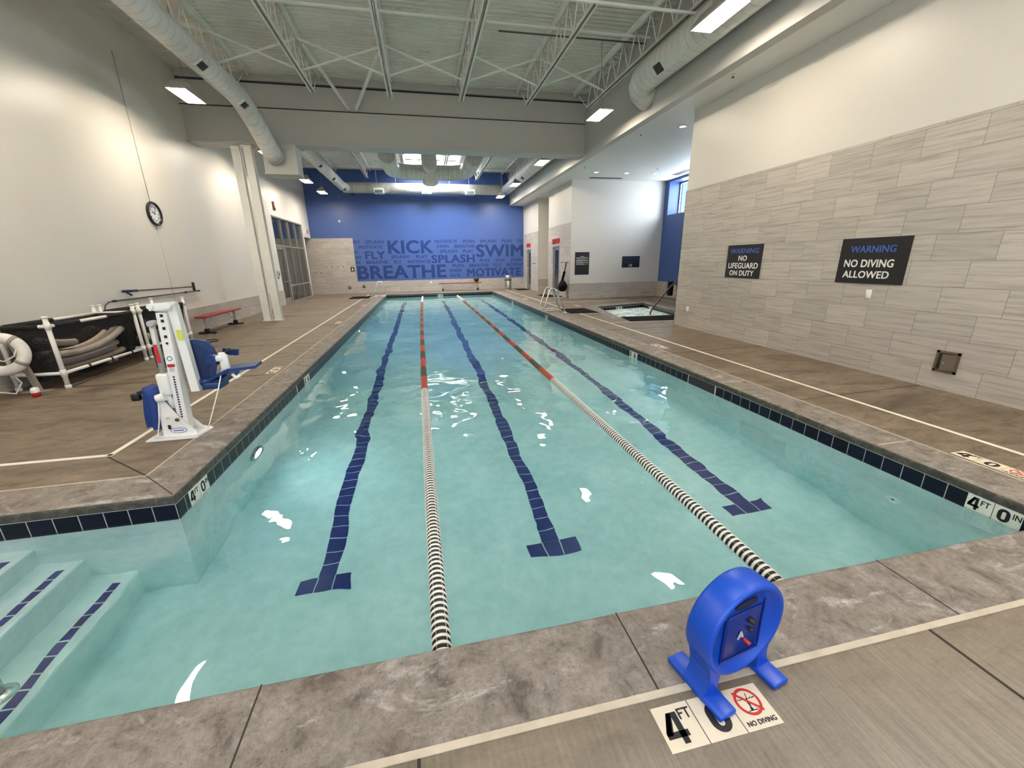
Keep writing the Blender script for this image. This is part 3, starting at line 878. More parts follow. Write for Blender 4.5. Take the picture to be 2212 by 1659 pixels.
# ---- steel posts on the left carrying the beam
def post(x, z1, lab, cap):
    t = thing('steel_post', lab, 'post', (x, 14.15, 0), 0, 'white steel posts under the beam')
    mb = MB(); w = 0.2
    mb.box((-w / 2, -0.1, 0), (-w / 2 + 0.2, -0.085, z1)); mb.box((-w / 2, 0.085, 0), (w / 2, 0.1, z1)); mb.box((-0.008, -0.085, 0), (0.008, 0.085, z1))
    mb.build('shaft', M_STEEL_WHITE, t)
    MB().box((-0.13, -0.13, 0), (0.13, 0.13, 0.015)).build('base_plate', M_STEEL_WHITE, t)
    if cap: MB().box((-0.16, -0.16, z1 - 0.02), (0.14, 0.16, z1 + 0.012)).build('cap_plate', M_STEEL_WHITE, t)
post(-4.82, 4.86, 'white steel post by the left wall, left of the pair under the beam', False)
post(-4.51, 4.87, 'white steel post by the left wall, right of the pair and nearer the pool', True)
tag(MB().bar((-5.9, 14.0, 5.82), (-4.9, 14.05, 5.78), 0.08, 0.08).build('wall_bracket', M_STEEL_WHITE), 'short white bracket arm between the left wall and the beam end', 'bracket')

# ================================================================== DUCTS
M_GRILLE = pm('duct_grille_dark', srgb(58, 56, 52), 0.6)
M_BAFFLE = pm('duct_white', srgb(214, 213, 207), 0.42)
def grille(t, c, size, nrm, name='vent_grille'):
    """register on the duct face: frame with angled blades; nrm is the outward direction"""
    n = Vector(nrm).normalized(); r = Vector((0, 1, 0)) if abs(n.y) < 0.9 else Vector((1, 0, 0))
    u = n.cross(r).normalized(); r = u.cross(n)
    M = Matrix(((r.x, u.x, n.x, c[0]), (r.y, u.y, n.y, c[1]), (r.z, u.z, n.z, c[2]), (0, 0, 0, 1)))
    w, h = size
    mb = MB(); f = 0.03
    mb.box((-w / 2 - f, -h / 2 - f, -0.1), (w / 2 + f, h / 2 + f, 0.01), 0, M)
    mb.box((-w / 2, -h / 2, 0.01), (w / 2, h / 2, 0.016), 1, M)
    for k in range(6):
        z = -h / 2 + h * (k + 0.5) / 6
        mb.box((-w / 2, z - 0.006, 0.016), (w / 2, z + 0.006, 0.026), 1, M)
    return mb.build(name, [M_BAFFLE, M_GRILLE], t)
def arc(c, r, a0, a1, n, plane):
    out = []
    for k in range(n + 1):
        a = math.radians(a0 + (a1 - a0) * k / n)
        if plane == 'xy': out.append((c[0] + r * math.cos(a), c[1] + r * math.sin(a), c[2]))
        elif plane == 'yz': out.append((c[0], c[1] + r * math.cos(a), c[2] + r * math.sin(a)))
        else: out.append((c[0] + r * math.cos(a), c[1], c[2] + r * math.sin(a)))
    return out
# left near duct, drops under the beam into a boxed sleeve
t = thing('air_duct', 'white round duct along the left wall bending down into a box at the beam', 'duct', (0, 0, 0))
MB().tube([(-3.98, WN + 0.05, 5.58), (-3.98, 12.2, 5.58), (-3.97, 12.5, 5.53), (-3.94, 12.8, 5.40), (-3.89, 13.1, 5.18), (-3.80, 13.6, 4.72), (-3.74, 13.85, 4.53)], 0.235, 32).build('duct_run', M_DUCT_Y, t)
for y, dz in ((7.7, 0), (10.35, 0), (12.35, 0.03)): grille(t, (-3.98 + 0.135, y, 5.58 - 0.19 - dz), (0.24, 0.14), (0.58, 0, -0.82))
mb = MB(); mb.box((-4.08, 13.85, 4.15), (-3.22, 14.45, 4.90)); mb.box((-3.34, 13.80, 4.15), (-3.20, 13.87, 4.88)); mb.box((-4.08, 13.78, 4.12), (-3.20, 14.45, 4.16))
mb.build('boxed_sleeve', M_CEIL, t)
# far loop of duct: left run, run along the blue wall, right run
t = thing('air_duct', 'white round duct looping along the left, blue and right walls beyond the beam', 'duct', (0, 0, 0))
MB().tube([(-3.70, 14.5, 5.56), (-3.70, 24.65, 5.56), (-3.55, 25.05, 5.56)], 0.225, 32).build('duct_run', M_DUCT_Y, t)
MB().tube([(-3.75, 25.15, 5.58), (5.1, 25.15, 5.58)], 0.268, 32).build('duct_run', M_DUCT_X, t)
MB().tube([(5.08, 14.5, 5.54), (5.08, 25.2, 5.54)], 0.26, 32).build('duct_run', M_DUCT_Y, t)
for y in (16.4, 19.0, 21.6, 24.4): grille(t, (-3.70 + 0.13, y, 5.56 - 0.18), (0.24, 0.13), (0.58, 0, -0.82))
for y in (16.9, 20.2): grille(t, (5.08 - 0.16, y, 5.54 - 0.2), (0.24, 0.13), (-0.62, 0, -0.78))
for x in (-1.9, 0.62, 3.02):
    mb = MB(); mb.box((x - 0.26, 24.72, 5.27), (x + 0.26, 25.2, 5.47)); mb.add([(x - 0.26, 24.72, 5.47), (x + 0.26, 24.72, 5.47), (x + 0.26, 25.0, 5.6), (x - 0.26, 25.0, 5.6)], [(0, 1, 2, 3)])
    mb.box((x - 0.2, 24.71, 5.29), (x + 0.2, 24.722, 5.43), 1)
    for k in range(5): mb.box((x - 0.2, 24.70, 5.30 + k * 0.028), (x + 0.2, 24.712, 5.306 + k * 0.028), 0)
    mb.build('supply_register', [M_BAFFLE, M_GRILLE], t)
# right near duct with an elbow into the bulkhead
t = thing('air_duct', 'white round duct on the right bulkhead ending in an elbow near the beam', 'duct', (0, 0, 0))
MB().tube([(5.13, WN + 0.05, 5.46), (5.13, 9.45, 5.46), (5.135, 9.68, 5.44), (5.18, 9.85, 5.40), (5.27, 9.97, 5.34), (5.40, 10.02, 5.28), (5.5, 10.03, 5.24)], 0.285, 32).build('duct_run', M_DUCT_Y, t)
mb = MB(); n_ = Vector((-0.75, 0, -0.66)).normalized()
M_ = Matrix(((0, -n_.z, n_.x, 5.13 + n_.x * 0.275), (1, 0, 0, 8.55), (0, n_.x, n_.z, 5.46 + n_.z * 0.275), (0, 0, 0, 1)))
mb.box((-0.62, -0.12, -0.02), (0.28, 0.12, 0.012), 0, M_); mb.box((0.02, -0.09, 0.012), (0.26, 0.09, 0.018), 1, M_)
for k in range(6): mb.box((0.02, -0.085 + k * 0.032, 0.018), (0.26, -0.078 + k * 0.032, 0.026), 1, M_)
mb.build('vent_grille', [M_BAFFLE, M_GRILLE], t)
# large return duct ring under the skylight
t = thing('return_duct', 'large curved white duct hanging below the skylight with a round drop in the middle', 'duct', (0, 0, 0))
pts = [(-0.92, 17.2, 5.48), (-0.92, 19.3, 5.48)] + arc((-0.02, 19.3, 5.46), 0.9, 180, 90, 8, 'xy')[1:] + arc((1.42, 19.3, 5.46), 0.9, 90, 0, 8, 'xy') + [(2.32, 17.2, 5.48)]
MB().tube(pts, 0.31, 32).build('duct_loop', M_DUCT_X, t)
MB().lathe([(0.001, 4.93), (0.22, 4.95), (0.33, 5.02), (0.34, 5.1), (0.34, 6.55), (0.001, 6.55)], 32, 0, Matrix.Translation((0.70, 20.25, 0))).build('drop_duct', M_BAFFLE, t)
MB().tube([(0.70, 19.0, 5.66), (0.70, 20.2, 5.66)], [0.29, 0.29], 32).build('front_stub', M_BAFFLE, t)
tag(MB().tube([(0.97, 7.4, 6.05), (0.97, 8.3, 6.05)], 0.2, 28).build('round_duct_stub', M_DUCT_Y), 'white round duct end just under the near roof deck', 'duct')
for x in (-2.0, -1.0, 1.9, 3.0, 4.9):
    tag(MB().tube([(x, 25.1, 5.8), (x, 25.1, 6.58)], 0.012, 6).build('hanger_rod', M_STEEL_WHITE), {-2.0: 'thin rod holding the far duct, leftmost of the row', -1.0: 'thin rod holding the far duct, left of the round drop', 1.9: 'thin rod holding the far duct, right of the round drop', 3.0: 'thin rod holding the far duct, second from the right', 4.9: 'thin rod holding the far duct, by the right corner'}[x], 'rod', 'hanger rods on the far duct')

# ---- low ceiling fittings
for x, y, lab in ((6.71, 10.47, 'round ceiling downlight closest to the right tile wall'), (6.77, 15.98, 'round ceiling downlight over the spa, left of three'), (8.03, 16.0, 'round ceiling downlight over the spa, middle of three'), (9.19, 15.9, 'round ceiling downlight over the spa, right of three by the window')):
    t = thing('downlight', lab, 'light', (x, y, ZL), 0, 'recessed downlights')
    MB().lathe([(0.075, 0.0), (0.105, 0.0), (0.105, -0.006), (0.075, -0.008)], 24, 0, None, True).build('trim_ring', M_BAFFLE, t)
    MB().lathe([(0.001, -0.002), (0.078, -0.002)], 24).build('lens', emit('lit_downlight', (1.0, 0.94, 0.85), 14.0), t)
for x, y, lab in ((5.79, 7.6, 'small white sprinkler head under the near end of the bulkhead'), (5.94, 11.15, 'small sprinkler head on the low ceiling by the tile wall corner'), (5.95, 15.1, 'small sprinkler head on the low ceiling left of the spa'), (8.74, 15.0, 'small sprinkler head on the low ceiling over the spa water')):
    t = thing('fire_sprinkler', lab, 'sprinkler', (x, y, ZL), 0, 'sprinkler heads')
    MB().lathe([(0.001, 0), (0.035, 0), (0.03, -0.012), (0.012, -0.015), (0.012, -0.03), (0.001, -0.03)], 16).build('escutcheon', M_BAFFLE, t)
    MB().lathe([(0.001, -0.03), (0.008, -0.03), (0.008, -0.045), (0.028, -0.05), (0.028, -0.054), (0.001, -0.054)], 12).build('deflector', M_GRILLE, t)
def slot(x0, x1, y0, y1, lab):
    t = thing('slot_diffuser', lab, 'vent', ((x0 + x1) / 2, (y0 + y1) / 2, ZL), 0, 'slot diffusers')
    a, b = (x1 - x0) / 2, (y1 - y0) / 2
    mb = MB(); mb.box((-a, -b, -0.008), (a, b, 0))
    mb.build('slot_frame', M_BAFFLE, t)
    mb = MB()
    if a > b:
        for s in (-1, 0, 1): mb.box((-a + 0.02, s * b * 0.6 - b * 0.2, -0.012), (a - 0.02, s * b * 0.6 + b * 0.2, -0.008))
    else:
        for s in (-1, 0, 1): mb.box((s * a * 0.6 - a * 0.2, -b + 0.02, -0.012), (s * a * 0.6 + a * 0.2, b - 0.02, -0.008))
    mb.build('slot', M_DARK, t)
slot(6.9, 8.35, 16.85, 17.1, 'dark slot diffuser in the ceiling above the white spa wall')
slot(10.0, 10.3, 14.2, 16.1, 'dark slot diffuser in the ceiling above the alcove window')

# ================================================================== WINDOWS, DOORS
M_ALU = pm('anodised_aluminium', srgb(168, 164, 156), 0.35, 0.6)
M_ALU_D = pm('dark_seal', srgb(40, 40, 42), 0.5)
def glass_mat(name, tint, refl=0.10, tr=0.85):
    m, nt, b, out = new_mat(name); nt.nodes.remove(b)
    tn = nd(nt, 'ShaderNodeBsdfTransparent'); tn.inputs[0].default_value = (*tint, 1)
    g = nd(nt, 'ShaderNodeBsdfGlossy'); g.inputs['Roughness'].default_value = 0.02
    fr = nd(nt, 'ShaderNodeLayerWeight'); fr.inputs[0].default_value = 0.5
    f = noise(nt, objco(nt), 3.0, 1.0)
    mx = nd(nt, 'ShaderNodeMixShader'); nt.links.new(mth(nt, 'ADD', mth(nt, 'MULTIPLY', f, 0.02), mth(nt, 'ADD', mth(nt, 'MULTIPLY', mth(nt, 'POWER', fr.outputs['Facing'], 4.0), 0.8), 0.03)), mx.inputs[0])
    nt.links.new(tn.outputs[0], mx.inputs[1]); nt.links.new(g.outputs[0], mx.inputs[2]); nt.links.new(mx.outputs[0], out.inputs['Surface'])
    return m
M_GLASS = glass_mat('tinted_glass', (0.62, 0.66, 0.68))
M_CLEAR = glass_mat('clear_glass', (0.95, 0.97, 0.97))
def part_box(name, a, b, mat, parent):
    return MB().box(a, b).build(name, mat, parent)
# storefront in the left wall: four bays, transom rail at 2.47, the first bay a door
y0, y1, z1 = SF[0], SF[1], SF[3]
wx0, wx1 = WL - 0.10, WL - 0.02
mb = MB(); ysf = [y0 + (y1 - y0) * k / 4 for k in range(5)]
for k, y in enumerate(ysf):
    mb.box((wx0, y - 0.03, 0), (wx1 + 0.03, y + 0.03, z1)); mb.box((wx1 + 0.03, y - 0.012, 0), (wx1 + 0.034, y + 0.012, z1), 1)
for z in (0.03, 2.47, z1 - 0.03): mb.box((wx0, y0, z - 0.03), (wx1 + 0.03, y1, z + 0.03))
mb.box((wx0, ysf[1], 0.72), (wx1 + 0.02, y1, 0.78))
sfo = structure(mb, 'window_3', [M_ALU, M_ALU_D])
for k in range(4):
    a, b = ysf[k] + 0.03, ysf[k + 1] - 0.03
    part_box('pane', (WL - 0.07, a, 2.5), (WL - 0.06, b, z1 - 0.06), M_GLASS, sfo)
    if k:
        part_box('pane', (WL - 0.07, a, 0.78), (WL - 0.06, b, 2.44), M_GLASS, sfo)
        part_box('pane', (WL - 0.07, a, 0.06), (WL - 0.06, b, 0.72), M_GLASS, sfo)
a, b = ysf[0] + 0.035, ysf[1] - 0.035
mb = MB(); mb.box((wx0, a, 0.02), (wx1, a + 0.09, 2.43)); mb.box((wx0, b - 0.16, 0.02), (wx1 + 0.05, b, 2.43)); mb.box((wx0, a, 0.02), (wx1, b, 0.25)); mb.box((wx0, a, 2.33), (wx1, b, 2.43))
d1 = structure(mb, 'door_1', M_ALU)
part_box('pane', (WL - 0.065, a + 0.09, 0.25), (WL - 0.055, b - 0.16, 2.33), M_GLASS, d1)
MB().tube([(WL + 0.03, b - 0.10, 0.95), (WL + 0.07, b - 0.10, 0.97), (WL + 0.07, a + 0.1, 0.97), (WL + 0.03, a + 0.08, 0.95)], 0.014, 8).build('push_bar', M_ALU, d1)
# things glimpsed in the corridor behind the glass
t = thing('treadmill', 'white exercise machine seen dimly behind the storefront glass', 'machine', (-8.2, 23.0, 0))
MB().bbox((-0.4, -0.9, 0.05), (0.4, 0.9, 0.22), 0.03).build('deck', M_GRILLE, t)
MB().bar((-0.3, 0.7, 0.2), (-0.3, 0.9, 1.2), 0.06, 0.1).build('upright', M_BAFFLE, t); MB().bar((0.3, 0.7, 0.2), (0.3, 0.9, 1.2), 0.06, 0.1).build('upright', M_BAFFLE, t)
MB().bbox((-0.4, 0.8, 1.15), (0.4, 0.95, 1.55), 0.03).build('console', M_BAFFLE, t)
# steam and sauna doors
def wall_door(name, d):
    a, b = d[0], d[1]
    mb = MB()
    mb.box((WR - 0.03, a, 0), (WR + 0.1, a + 0.05, d[3])); mb.box((WR - 0.03, b - 0.05, 0), (WR + 0.1, b, d[3])); mb.box((WR - 0.03, a, d[3] - 0.05), (WR + 0.1, b, d[3]))
    o = structure(mb, name, M_ALU)
    mb = MB()
    mb.box((WR + 0.02, a + 0.055, 0.02), (WR + 0.06, a + 0.16, d[3] - 0.055)); mb.box((WR + 0.02, b - 0.16, 0.02), (WR + 0.06, b - 0.055, d[3] - 0.055))
    mb.box((WR + 0.02, a + 0.1, 0.02), (WR + 0.06, b - 0.1, 0.28)); mb.box((WR + 0.02, a + 0.1, d[3] - 0.18), (WR + 0.06, b - 0.1, d[3] - 0.055))
    mb.build('door_leaf', M_ALU, o)
    part_box('pane', (WR + 0.035, a + 0.15, 0.27), (WR + 0.045, b - 0.15, d[3] - 0.17), M_GLASS, o)
    MB().tube([(WR + 0.02, b - 0.12, 0.85), (WR - 0.06, b - 0.12, 0.87), (WR - 0.06, b - 0.12, 1.23), (WR + 0.02, b - 0.12, 1.25)], 0.014, 8).build('pull_handle', pm('white_plastic', srgb(232, 232, 228), 0.35), o)
    return o
wall_door('door_2', DS); wall_door('door_3', DN)
# alcove window
mb = MB(); fx = ALX + 0.54
for y in (WIN[0] + 0.03, (WIN[0] + WIN[1]) / 2, WIN[1] - 0.03): mb.box((fx - 0.05, y - 0.03, WIN[2]), (fx, y + 0.03, WIN[3]))
for z in (WIN[2] + 0.03, WIN[3] - 0.03): mb.box((fx - 0.05, WIN[0], z - 0.03), (fx, WIN[1], z + 0.03))
wo4 = structure(mb, 'window_4', M_ALU)
part_box('pane', (fx - 0.03, WIN[0], WIN[2]), (fx - 0.024, WIN[1], WIN[3]), M_CLEAR, wo4)

# ================================================================== DECK MARKINGS AND JOINTS
M_STRIPE = pm('white_deck_tape', srgb(224, 216, 202), 0.55, 0, 0.06, 3.0)
M_JOINT = pm('dark_saw_joint', srgb(52, 44, 36), 0.9)
M_CAULK = pm('beige_caulk', srgb(186, 175, 156), 0.7, 0, 0.14, 9.0, 0.4)
M_THINJ = pm('grey_mortar', srgb(176, 168, 156), 0.8, 0, 0.1, 9.0)
def strip(mb, a, b, w, z0=0.0005, z1=0.0025, mi=0):
    a = Vector((a[0], a[1], 0)); b = Vector((b[0], b[1], 0)); d = (b - a).normalized(); s = Vector((-d.y, d.x, 0)) * w / 2
    P4 = [a - s, b - s, b + s, a + s]
    mb.add([(p.x, p.y, z0) for p in P4] + [(p.x, p.y, z1) for p in P4], [(3, 2, 1, 0), (4, 5, 6, 7), (0, 1, 5, 4), (1, 2, 6, 5), (2, 3, 7, 6), (3, 0, 4, 7)], mi)
mb = MB(); strip(mb, (-2.95, 24.2), (-2.95, 4.11), 0.05); strip(mb, (-2.935, 4.125), (-5.9, 4.17), 0.05)
tag(mb.build('deck_stripe', M_STRIPE), 'white stripe on the deck along the left side, turning left by the pool lift', 'stripe', 'white stripes on the deck', 'structure')
mb = MB(); strip(mb, (4.88, 24.7), (4.90, 13.75), 0.05); strip(mb, (4.90, 12.45), (4.91, WN), 0.05)
tag(mb.build('deck_stripe', M_STRIPE), 'long white stripe on the deck along the right side of the pool', 'stripe', 'white stripes on the deck', 'structure')
mb = MB(); strip(mb, (4.93, 16.2), (8.4, 16.05), 0.05)
tag(mb.build('deck_stripe', M_STRIPE), 'white stripe on the deck behind the spa', 'stripe', 'white stripes on the deck', 'structure')
mb = MB(); strip(mb, (9.75, 16.3), (9.68, 13.5), 0.05)
tag(mb.build('deck_stripe', M_STRIPE), 'white stripe on the deck right of the spa under the window', 'stripe', 'white stripes on the deck', 'structure')
mb = MB(); strip(mb, (4.96, 10.29), (6.9, 10.12), 0.04)
tag(mb.build('deck_stripe', M_STRIPE), 'white stripe on the deck in front of the spa mat', 'stripe', 'white stripes on the deck', 'structure')
mb = MB()
strip(mb, (-0.14, PN - CW - 0.02), (-0.14, WN), 0.012); strip(mb, (2.16, PN - CW - 0.02), (2.10, WN), 0.012); strip(mb, (-2.5, PN - CW - 0.02), (-2.5, WN), 0.012)
for y in (3.85, 6.52, 9.2, 11.9, 14.6): strip(mb, (PR + CW + 0.02, y - 0.06), (WR - 0.015, y + 0.03), 0.007)
for y in (6.9, 9.6, 12.3, 15.0, 17.7, 20.4): strip(mb, (WL + 0.02, y + 0.05), (PL - CW - 0.02, y), 0.006)
strip(mb, (PL - CW - 0.02, AY + CW + 0.02), (-2.95, 4.09), 0.012)
structure(mb, 'trim_6', M_JOINT)
mb = MB()
for x in (-3.0, -0.777, 0.8, 2.39): strip(mb, (x, PN + 0.0), (x, PN - CW), 0.007, 0.0032, 0.0042)
strip(mb, (PL - 0.005, AY + 0.005), (PL - CW, AY + CW), 0.008, 0.0032, 0.0042)
structure(mb, 'trim_7', M_JOINT)
mb = MB()
for y in (2.6, 4.65, 6.25, 8.6, 10.6, 12.6, 14.6, 16.6, 18.6, 20.6): strip(mb, (PR + 0.01, y), (PR + CW, y), 0.018, 0.0032, 0.004)
for y in (5.2, 7.2, 9.2, 11.2, 13.2, 15.2, 17.2, 19.2): strip(mb, (PL - 0.01, y), (PL - CW, y), 0.012, 0.0032, 0.004)
structure(mb, 'trim_8', M_THINJ)
mb = MB(); P_ = POOL_OUT
strip(mb, (P_[4][0], P_[4][1] - 0.012), (P_[3][0], P_[3][1] - 0.012), 0.028, 0.001, 0.006)
for a, b in ((0, 1), (2, 3), (5, 0), (1, 2)): strip(mb, P_[a], P_[b], 0.016, 0.001, 0.0055)
structure(mb, 'trim_9', M_CAULK)

# ================================================================== DEPTH MARKERS
M_MARK = pm('cream_marker_tile', srgb(216, 204, 182), 0.4, 0, 0.05, 9.0)
M_MARKW = pm('white_marker_tile', srgb(226, 224, 212), 0.3, 0, 0.05, 9.0)
M_INK = pm('black_ink', srgb(22, 21, 22), 0.5, 0, 0.05, 9.0)
M_RED = pm('sign_red', srgb(196, 42, 40), 0.5, 0, 0.08, 9.0)
def ring_geo(mb, M, c, r0, r1, mi, n=32, z=0.0022):
    V = []; F = []
    for k in range(n):
        a = 2 * PI * k / n
        V += [(c[0] + r0 * math.cos(a), c[1] + r0 * math.sin(a), z), (c[0] + r1 * math.cos(a), c[1] + r1 * math.sin(a), z)]
    for k in range(n):
        a, b = 2 * k, 2 * ((k + 1) % n); F.append((a, a + 1, b + 1, b))
    mb.add(V, F, mi, False, M)
def no_diving(t, M, x0):
    s = 0.1524
    mb = MB(); mb.box((x0 + 0.001, 0, 0), (x0 + s - 0.001, s, 0.0015), 0, M)
    c = (x0 + s / 2, s * 0.62)
    ring_geo(mb, M, c, s * 0.265, s * 0.335, 2)
    d = s * 0.285
    mb.add([(c[0] - d + 0.006, c[1] + d, 0.0028), (c[0] - d, c[1] + d - 0.008, 0.0028), (c[0] + d - 0.006, c[1] - d, 0.0028), (c[0] + d, c[1] - d + 0.008, 0.0028)], [(0, 1, 2, 3)], 2, False, M)
    # waves and diver
    for sgn in (-1, 1):
        for k in range(4):
            xx = c[0] + sgn * (0.012 + k * 0.007)
            mb.box((xx - 0.003, c[1] + 0.008 + 0.002 * (k % 2), 0.0018), (xx + 0.004, c[1] + 0.011 + 0.002 * (k % 2), 0.0024), 1, M)
    pts = [(0.011, 0.030), (0.005, 0.012), (-0.002, 0.0), (0.0, -0.012), (-0.004, -0.022)]
    for (xa, ya), (xb, yb), w in zip(pts, pts[1:], (0.003, 0.006, 0.009, 0.006)):
        a = Vector((c[0] + xa, c[1] + ya, 0)); b = Vector((c[0] + xb, c[1] + yb, 0)); d_ = (b - a).normalized(); q = Vector((-d_.y, d_.x, 0)) * w / 2
        mb.add([(*(a + q).xy, 0.0024), (*(a - q).xy, 0.0024), (*(b - q).xy, 0.0024), (*(b + q).xy, 0.0024)], [(0, 1, 2, 3)], 1, False, M)
    ring_geo(mb, M, (c[0] - 0.004, c[1] - 0.027), 0.0, 0.006, 1, 12, 0.0024)
    mb.box((c[0] - 0.02, c[1] - 0.034, 0.0018), (c[0] + 0.02, c[1] - 0.031, 0.0024), 1, M)
    letters(mb, 'NO DIVING', M, x0 + s * 0.1, x0 + s * 0.9, s * 0.09, s * 0.20, 0.012, 1)
    mb.build('no_diving_tile', [M_MARK, M_INK, M_RED], t)
def num_tile(t, M, x0, main, sup, mat, mainbox=(0.14, 0.62, 0.2, 0.82), supbox=(0.6, 0.93, 0.6, 0.86), bold=0.035):
    s = 0.1524
    mb = MB(); mb.box((x0 + 0.001, 0, 0), (x0 + s - 0.001, s, 0.0015), 0, M)
    bx = (x0 + s * mainbox[0], x0 + s * mainbox[1], s * mainbox[2], s * mainbox[3]); bw, bh = bx[1] - bx[0], bx[3] - bx[2]
    if main == '0':
        def stad(ix, iy, n=10):
            rx = bw / 2 - ix; cy0, cy1 = bx[2] + iy + rx, bx[3] - iy - rx; cx = (bx[0] + bx[1]) / 2
            return [(cx + rx * math.cos(PI * k / n), cy1 + rx * math.sin(PI * k / n)) for k in range(n + 1)] + [(cx - rx * math.cos(PI * k / n), cy0 - rx * math.sin(PI * k / n)) for k in range(n + 1)]
        A, B_ = stad(0, 0), stad(bw * 0.34, bh * 0.2); n = len(A)
        mb.add([(x, y, 0.0024) for x, y in A] + [(x, y, 0.0024) for x, y in B_], [(i, (i + 1) % n, n + (i + 1) % n, n + i) for i in range(n)], 1, False, M)
    elif main == '4':
        X = lambda u: bx[0] + bw * u
        Y = lambda v: bx[2] + bh * v
        for q in ([(.58, 0), (.86, 0), (.86, 1), (.58, 1)], [(0, .2), (1, .2), (1, .4), (0, .4)], [(0, .38), (.26, .38), (.62, 1), (.4, 1)], [(.0, .3), (.28, .3), (.62, .92), (.5, 1), (.4, 1), (0, .4)]):
            mb.add([(X(u), Y(v), 0.0024) for u, v in q], [tuple(range(len(q)))], 1, False, M)
    else:
        letters(mb, main, M, *bx, bold * 0.7, 1)
    if sup: letters(mb, sup, M, x0 + s * supbox[0], x0 + s * supbox[1], s * supbox[2], s * supbox[3], 0.008, 1)
    mb.build('number_tile', [mat, M_INK], t)
def floor_marker(o, right, up, lab, main=('4', '0'), sup=('FT', '')):
    t = thing('depth_marker', lab, 'depth marker', o, 0, 'depth markers set in the deck')
    M = frame((0, 0, 0.001), right, up)
    num_tile(t, M, 0.0, main[0], sup[0], M_MARK, (0.10, 0.66, 0.12, 0.82), (0.62, 0.95, 0.62, 0.86), 0.05)
    num_tile(t, M, 0.155, main[1], sup[1], M_MARK, (0.28, 0.80, 0.12, 0.82), (0.82, 0.97, 0.62, 0.86), 0.06)
    no_diving(t, M, 0.31)
    return t
floor_marker((0.726, 0.846, 0), (1, 0, 0), (0, 1, 0), 'large cream depth marker tiles with a no diving symbol under the blue clock')
floor_marker((4.36, 2.33, 0), (0, -1, 0), (1, 0, 0), 'cream depth marker tiles in the right deck closest to the camera')
floor_marker((4.40, 7.33, 0), (0, -1, 0), (1, 0, 0), 'cream depth marker tiles in the right deck beside the 4 6 waterline tile', ('4', '6'))
floor_marker((4.48, 18.6, 0), (0, -1, 0), (1, 0, 0), 'cream depth marker tiles in the right deck far beyond the ladder', ('4', '6'))
floor_marker((5.60, 14.95, 0), (0, -1, 0), (1, 0, 0), 'cream depth marker tiles in the deck behind the spa corner', ('3', '0'))
floor_marker((-2.42, 6.95, 0), (0, 1, 0), (-1, 0, 0), 'cream depth marker tiles in the left deck just beyond the pool lift', ('4', '6'))
floor_marker((-2.44, 12.65, 0), (0, 1, 0), (-1, 0, 0), 'cream depth marker tiles in the left deck halfway along the pool', ('4', '6'))
floor_marker((-2.38, 17.75, 0), (0, 1, 0), (-1, 0, 0), 'cream depth marker tiles in the left deck before the far ladder', ('4', '6'))
def wall_marker(o, right, lab, main, sup):
    t = thing('depth_marker', lab, 'depth marker', o, 0, 'depth markers in the waterline tile')
    M = frame((0, 0, 0), right, (0, 0, 1))
    num_tile(t, M, 0.0, main[0], sup[0], M_MARKW, (0.08, 0.52, 0.26, 0.90), (0.55, 0.88, 0.58, 0.86), 0.05)
    num_tile(t, M, 0.1545, main[1], sup[1], M_MARKW, (0.16, 0.60, 0.26, 0.90), (0.68, 0.96, 0.58, 0.86), 0.06)
def wall_marker_left(y, lab, main, sup): wall_marker((PL + 0.0065, y, -0.2275), (0, 1, 0), lab, main, sup)
def wall_marker_right(y, lab, main, sup): wall_marker((PR - 0.0065, y, -0.2275), (0, -1, 0), lab, main, sup)
wall_marker_left(3.36, 'white 4 FT 0 IN waterline tiles in the left pool wall by the steps corner', ('4', '0'), ('FT', 'IN'))
wall_marker_left(6.82, 'white 4 6 waterline tiles in the left pool wall beyond the skimmer', ('4', '6'), ('', ''))
wall_marker_right(1.92, 'white 4 FT 0 IN waterline tiles in the right pool wall closest to the camera', ('4', '0'), ('FT', 'IN'))
wall_marker_right(7.24, 'white 4 6 waterline tiles in the right pool wall beyond the skimmer', ('4', '6'), ('', ''))
wall_marker_right(13.1, 'white waterline marker tiles in the right pool wall under the ladder', ('4', '6'), ('', ''))
wall_marker_right(18.4, 'white waterline marker tiles in the right pool wall far beyond the ladder', ('4', '6'), ('', ''))
wall_marker((0.79, PF - 0.0065, -0.2275), (1, 0, 0), 'white waterline marker tiles in the middle of the far pool wall', ('4', '6'), ('', ''))
wall_marker((7.1, 14.39, -0.2275), (0.970, 0.2425, 0), 'white waterline marker tiles in the far side of the spa', ('3', '0'), ('', ''))
wall_marker((8.36, 14.2, -0.2275), (-0.1355, -0.9908, 0), 'white waterline marker tiles in the right side of the spa', ('3', '0'), ('', ''))
for (x, y0, y1, s, lab) in ((PR, 4.74, 5.34, -1, 'dark skimmer opening in the right waterline tile'), (PL, 6.4, 6.8, 1, 'dark skimmer opening in the left waterline tile')):
    t = thing('skimmer', lab, 'skimmer', (x, (y0 + y1) / 2, -0.15), 0, 'skimmers'); h = (y1 - y0) / 2
    MB().box((s * 0.0062, -h, -0.075), (s * 0.0085, h, 0.073)).build('mouth', M_DARK, t)
    mb = MB(); mb.box((s * 0.006, -h - 0.012, -0.078), (s * 0.012, -h, 0.076)); mb.box((s * 0.006, h, -0.078), (s * 0.012, h + 0.012, 0.076)); mb.build('skimmer_frame', M_BAFFLE, t)
M_LIFTW0 = pm('white_fitting_plastic', srgb(244, 244, 242), 0.35)
t = thing('inlet_fitting', 'small white round inlet fitting under water in the right pool wall', 'fitting', (PR, 2.36, -0.75))
Mx = Matrix(((0, 0, -1, 0), (0, 1, 0, 0), (1, 0, 0, 0), (0, 0, 0, 1)))
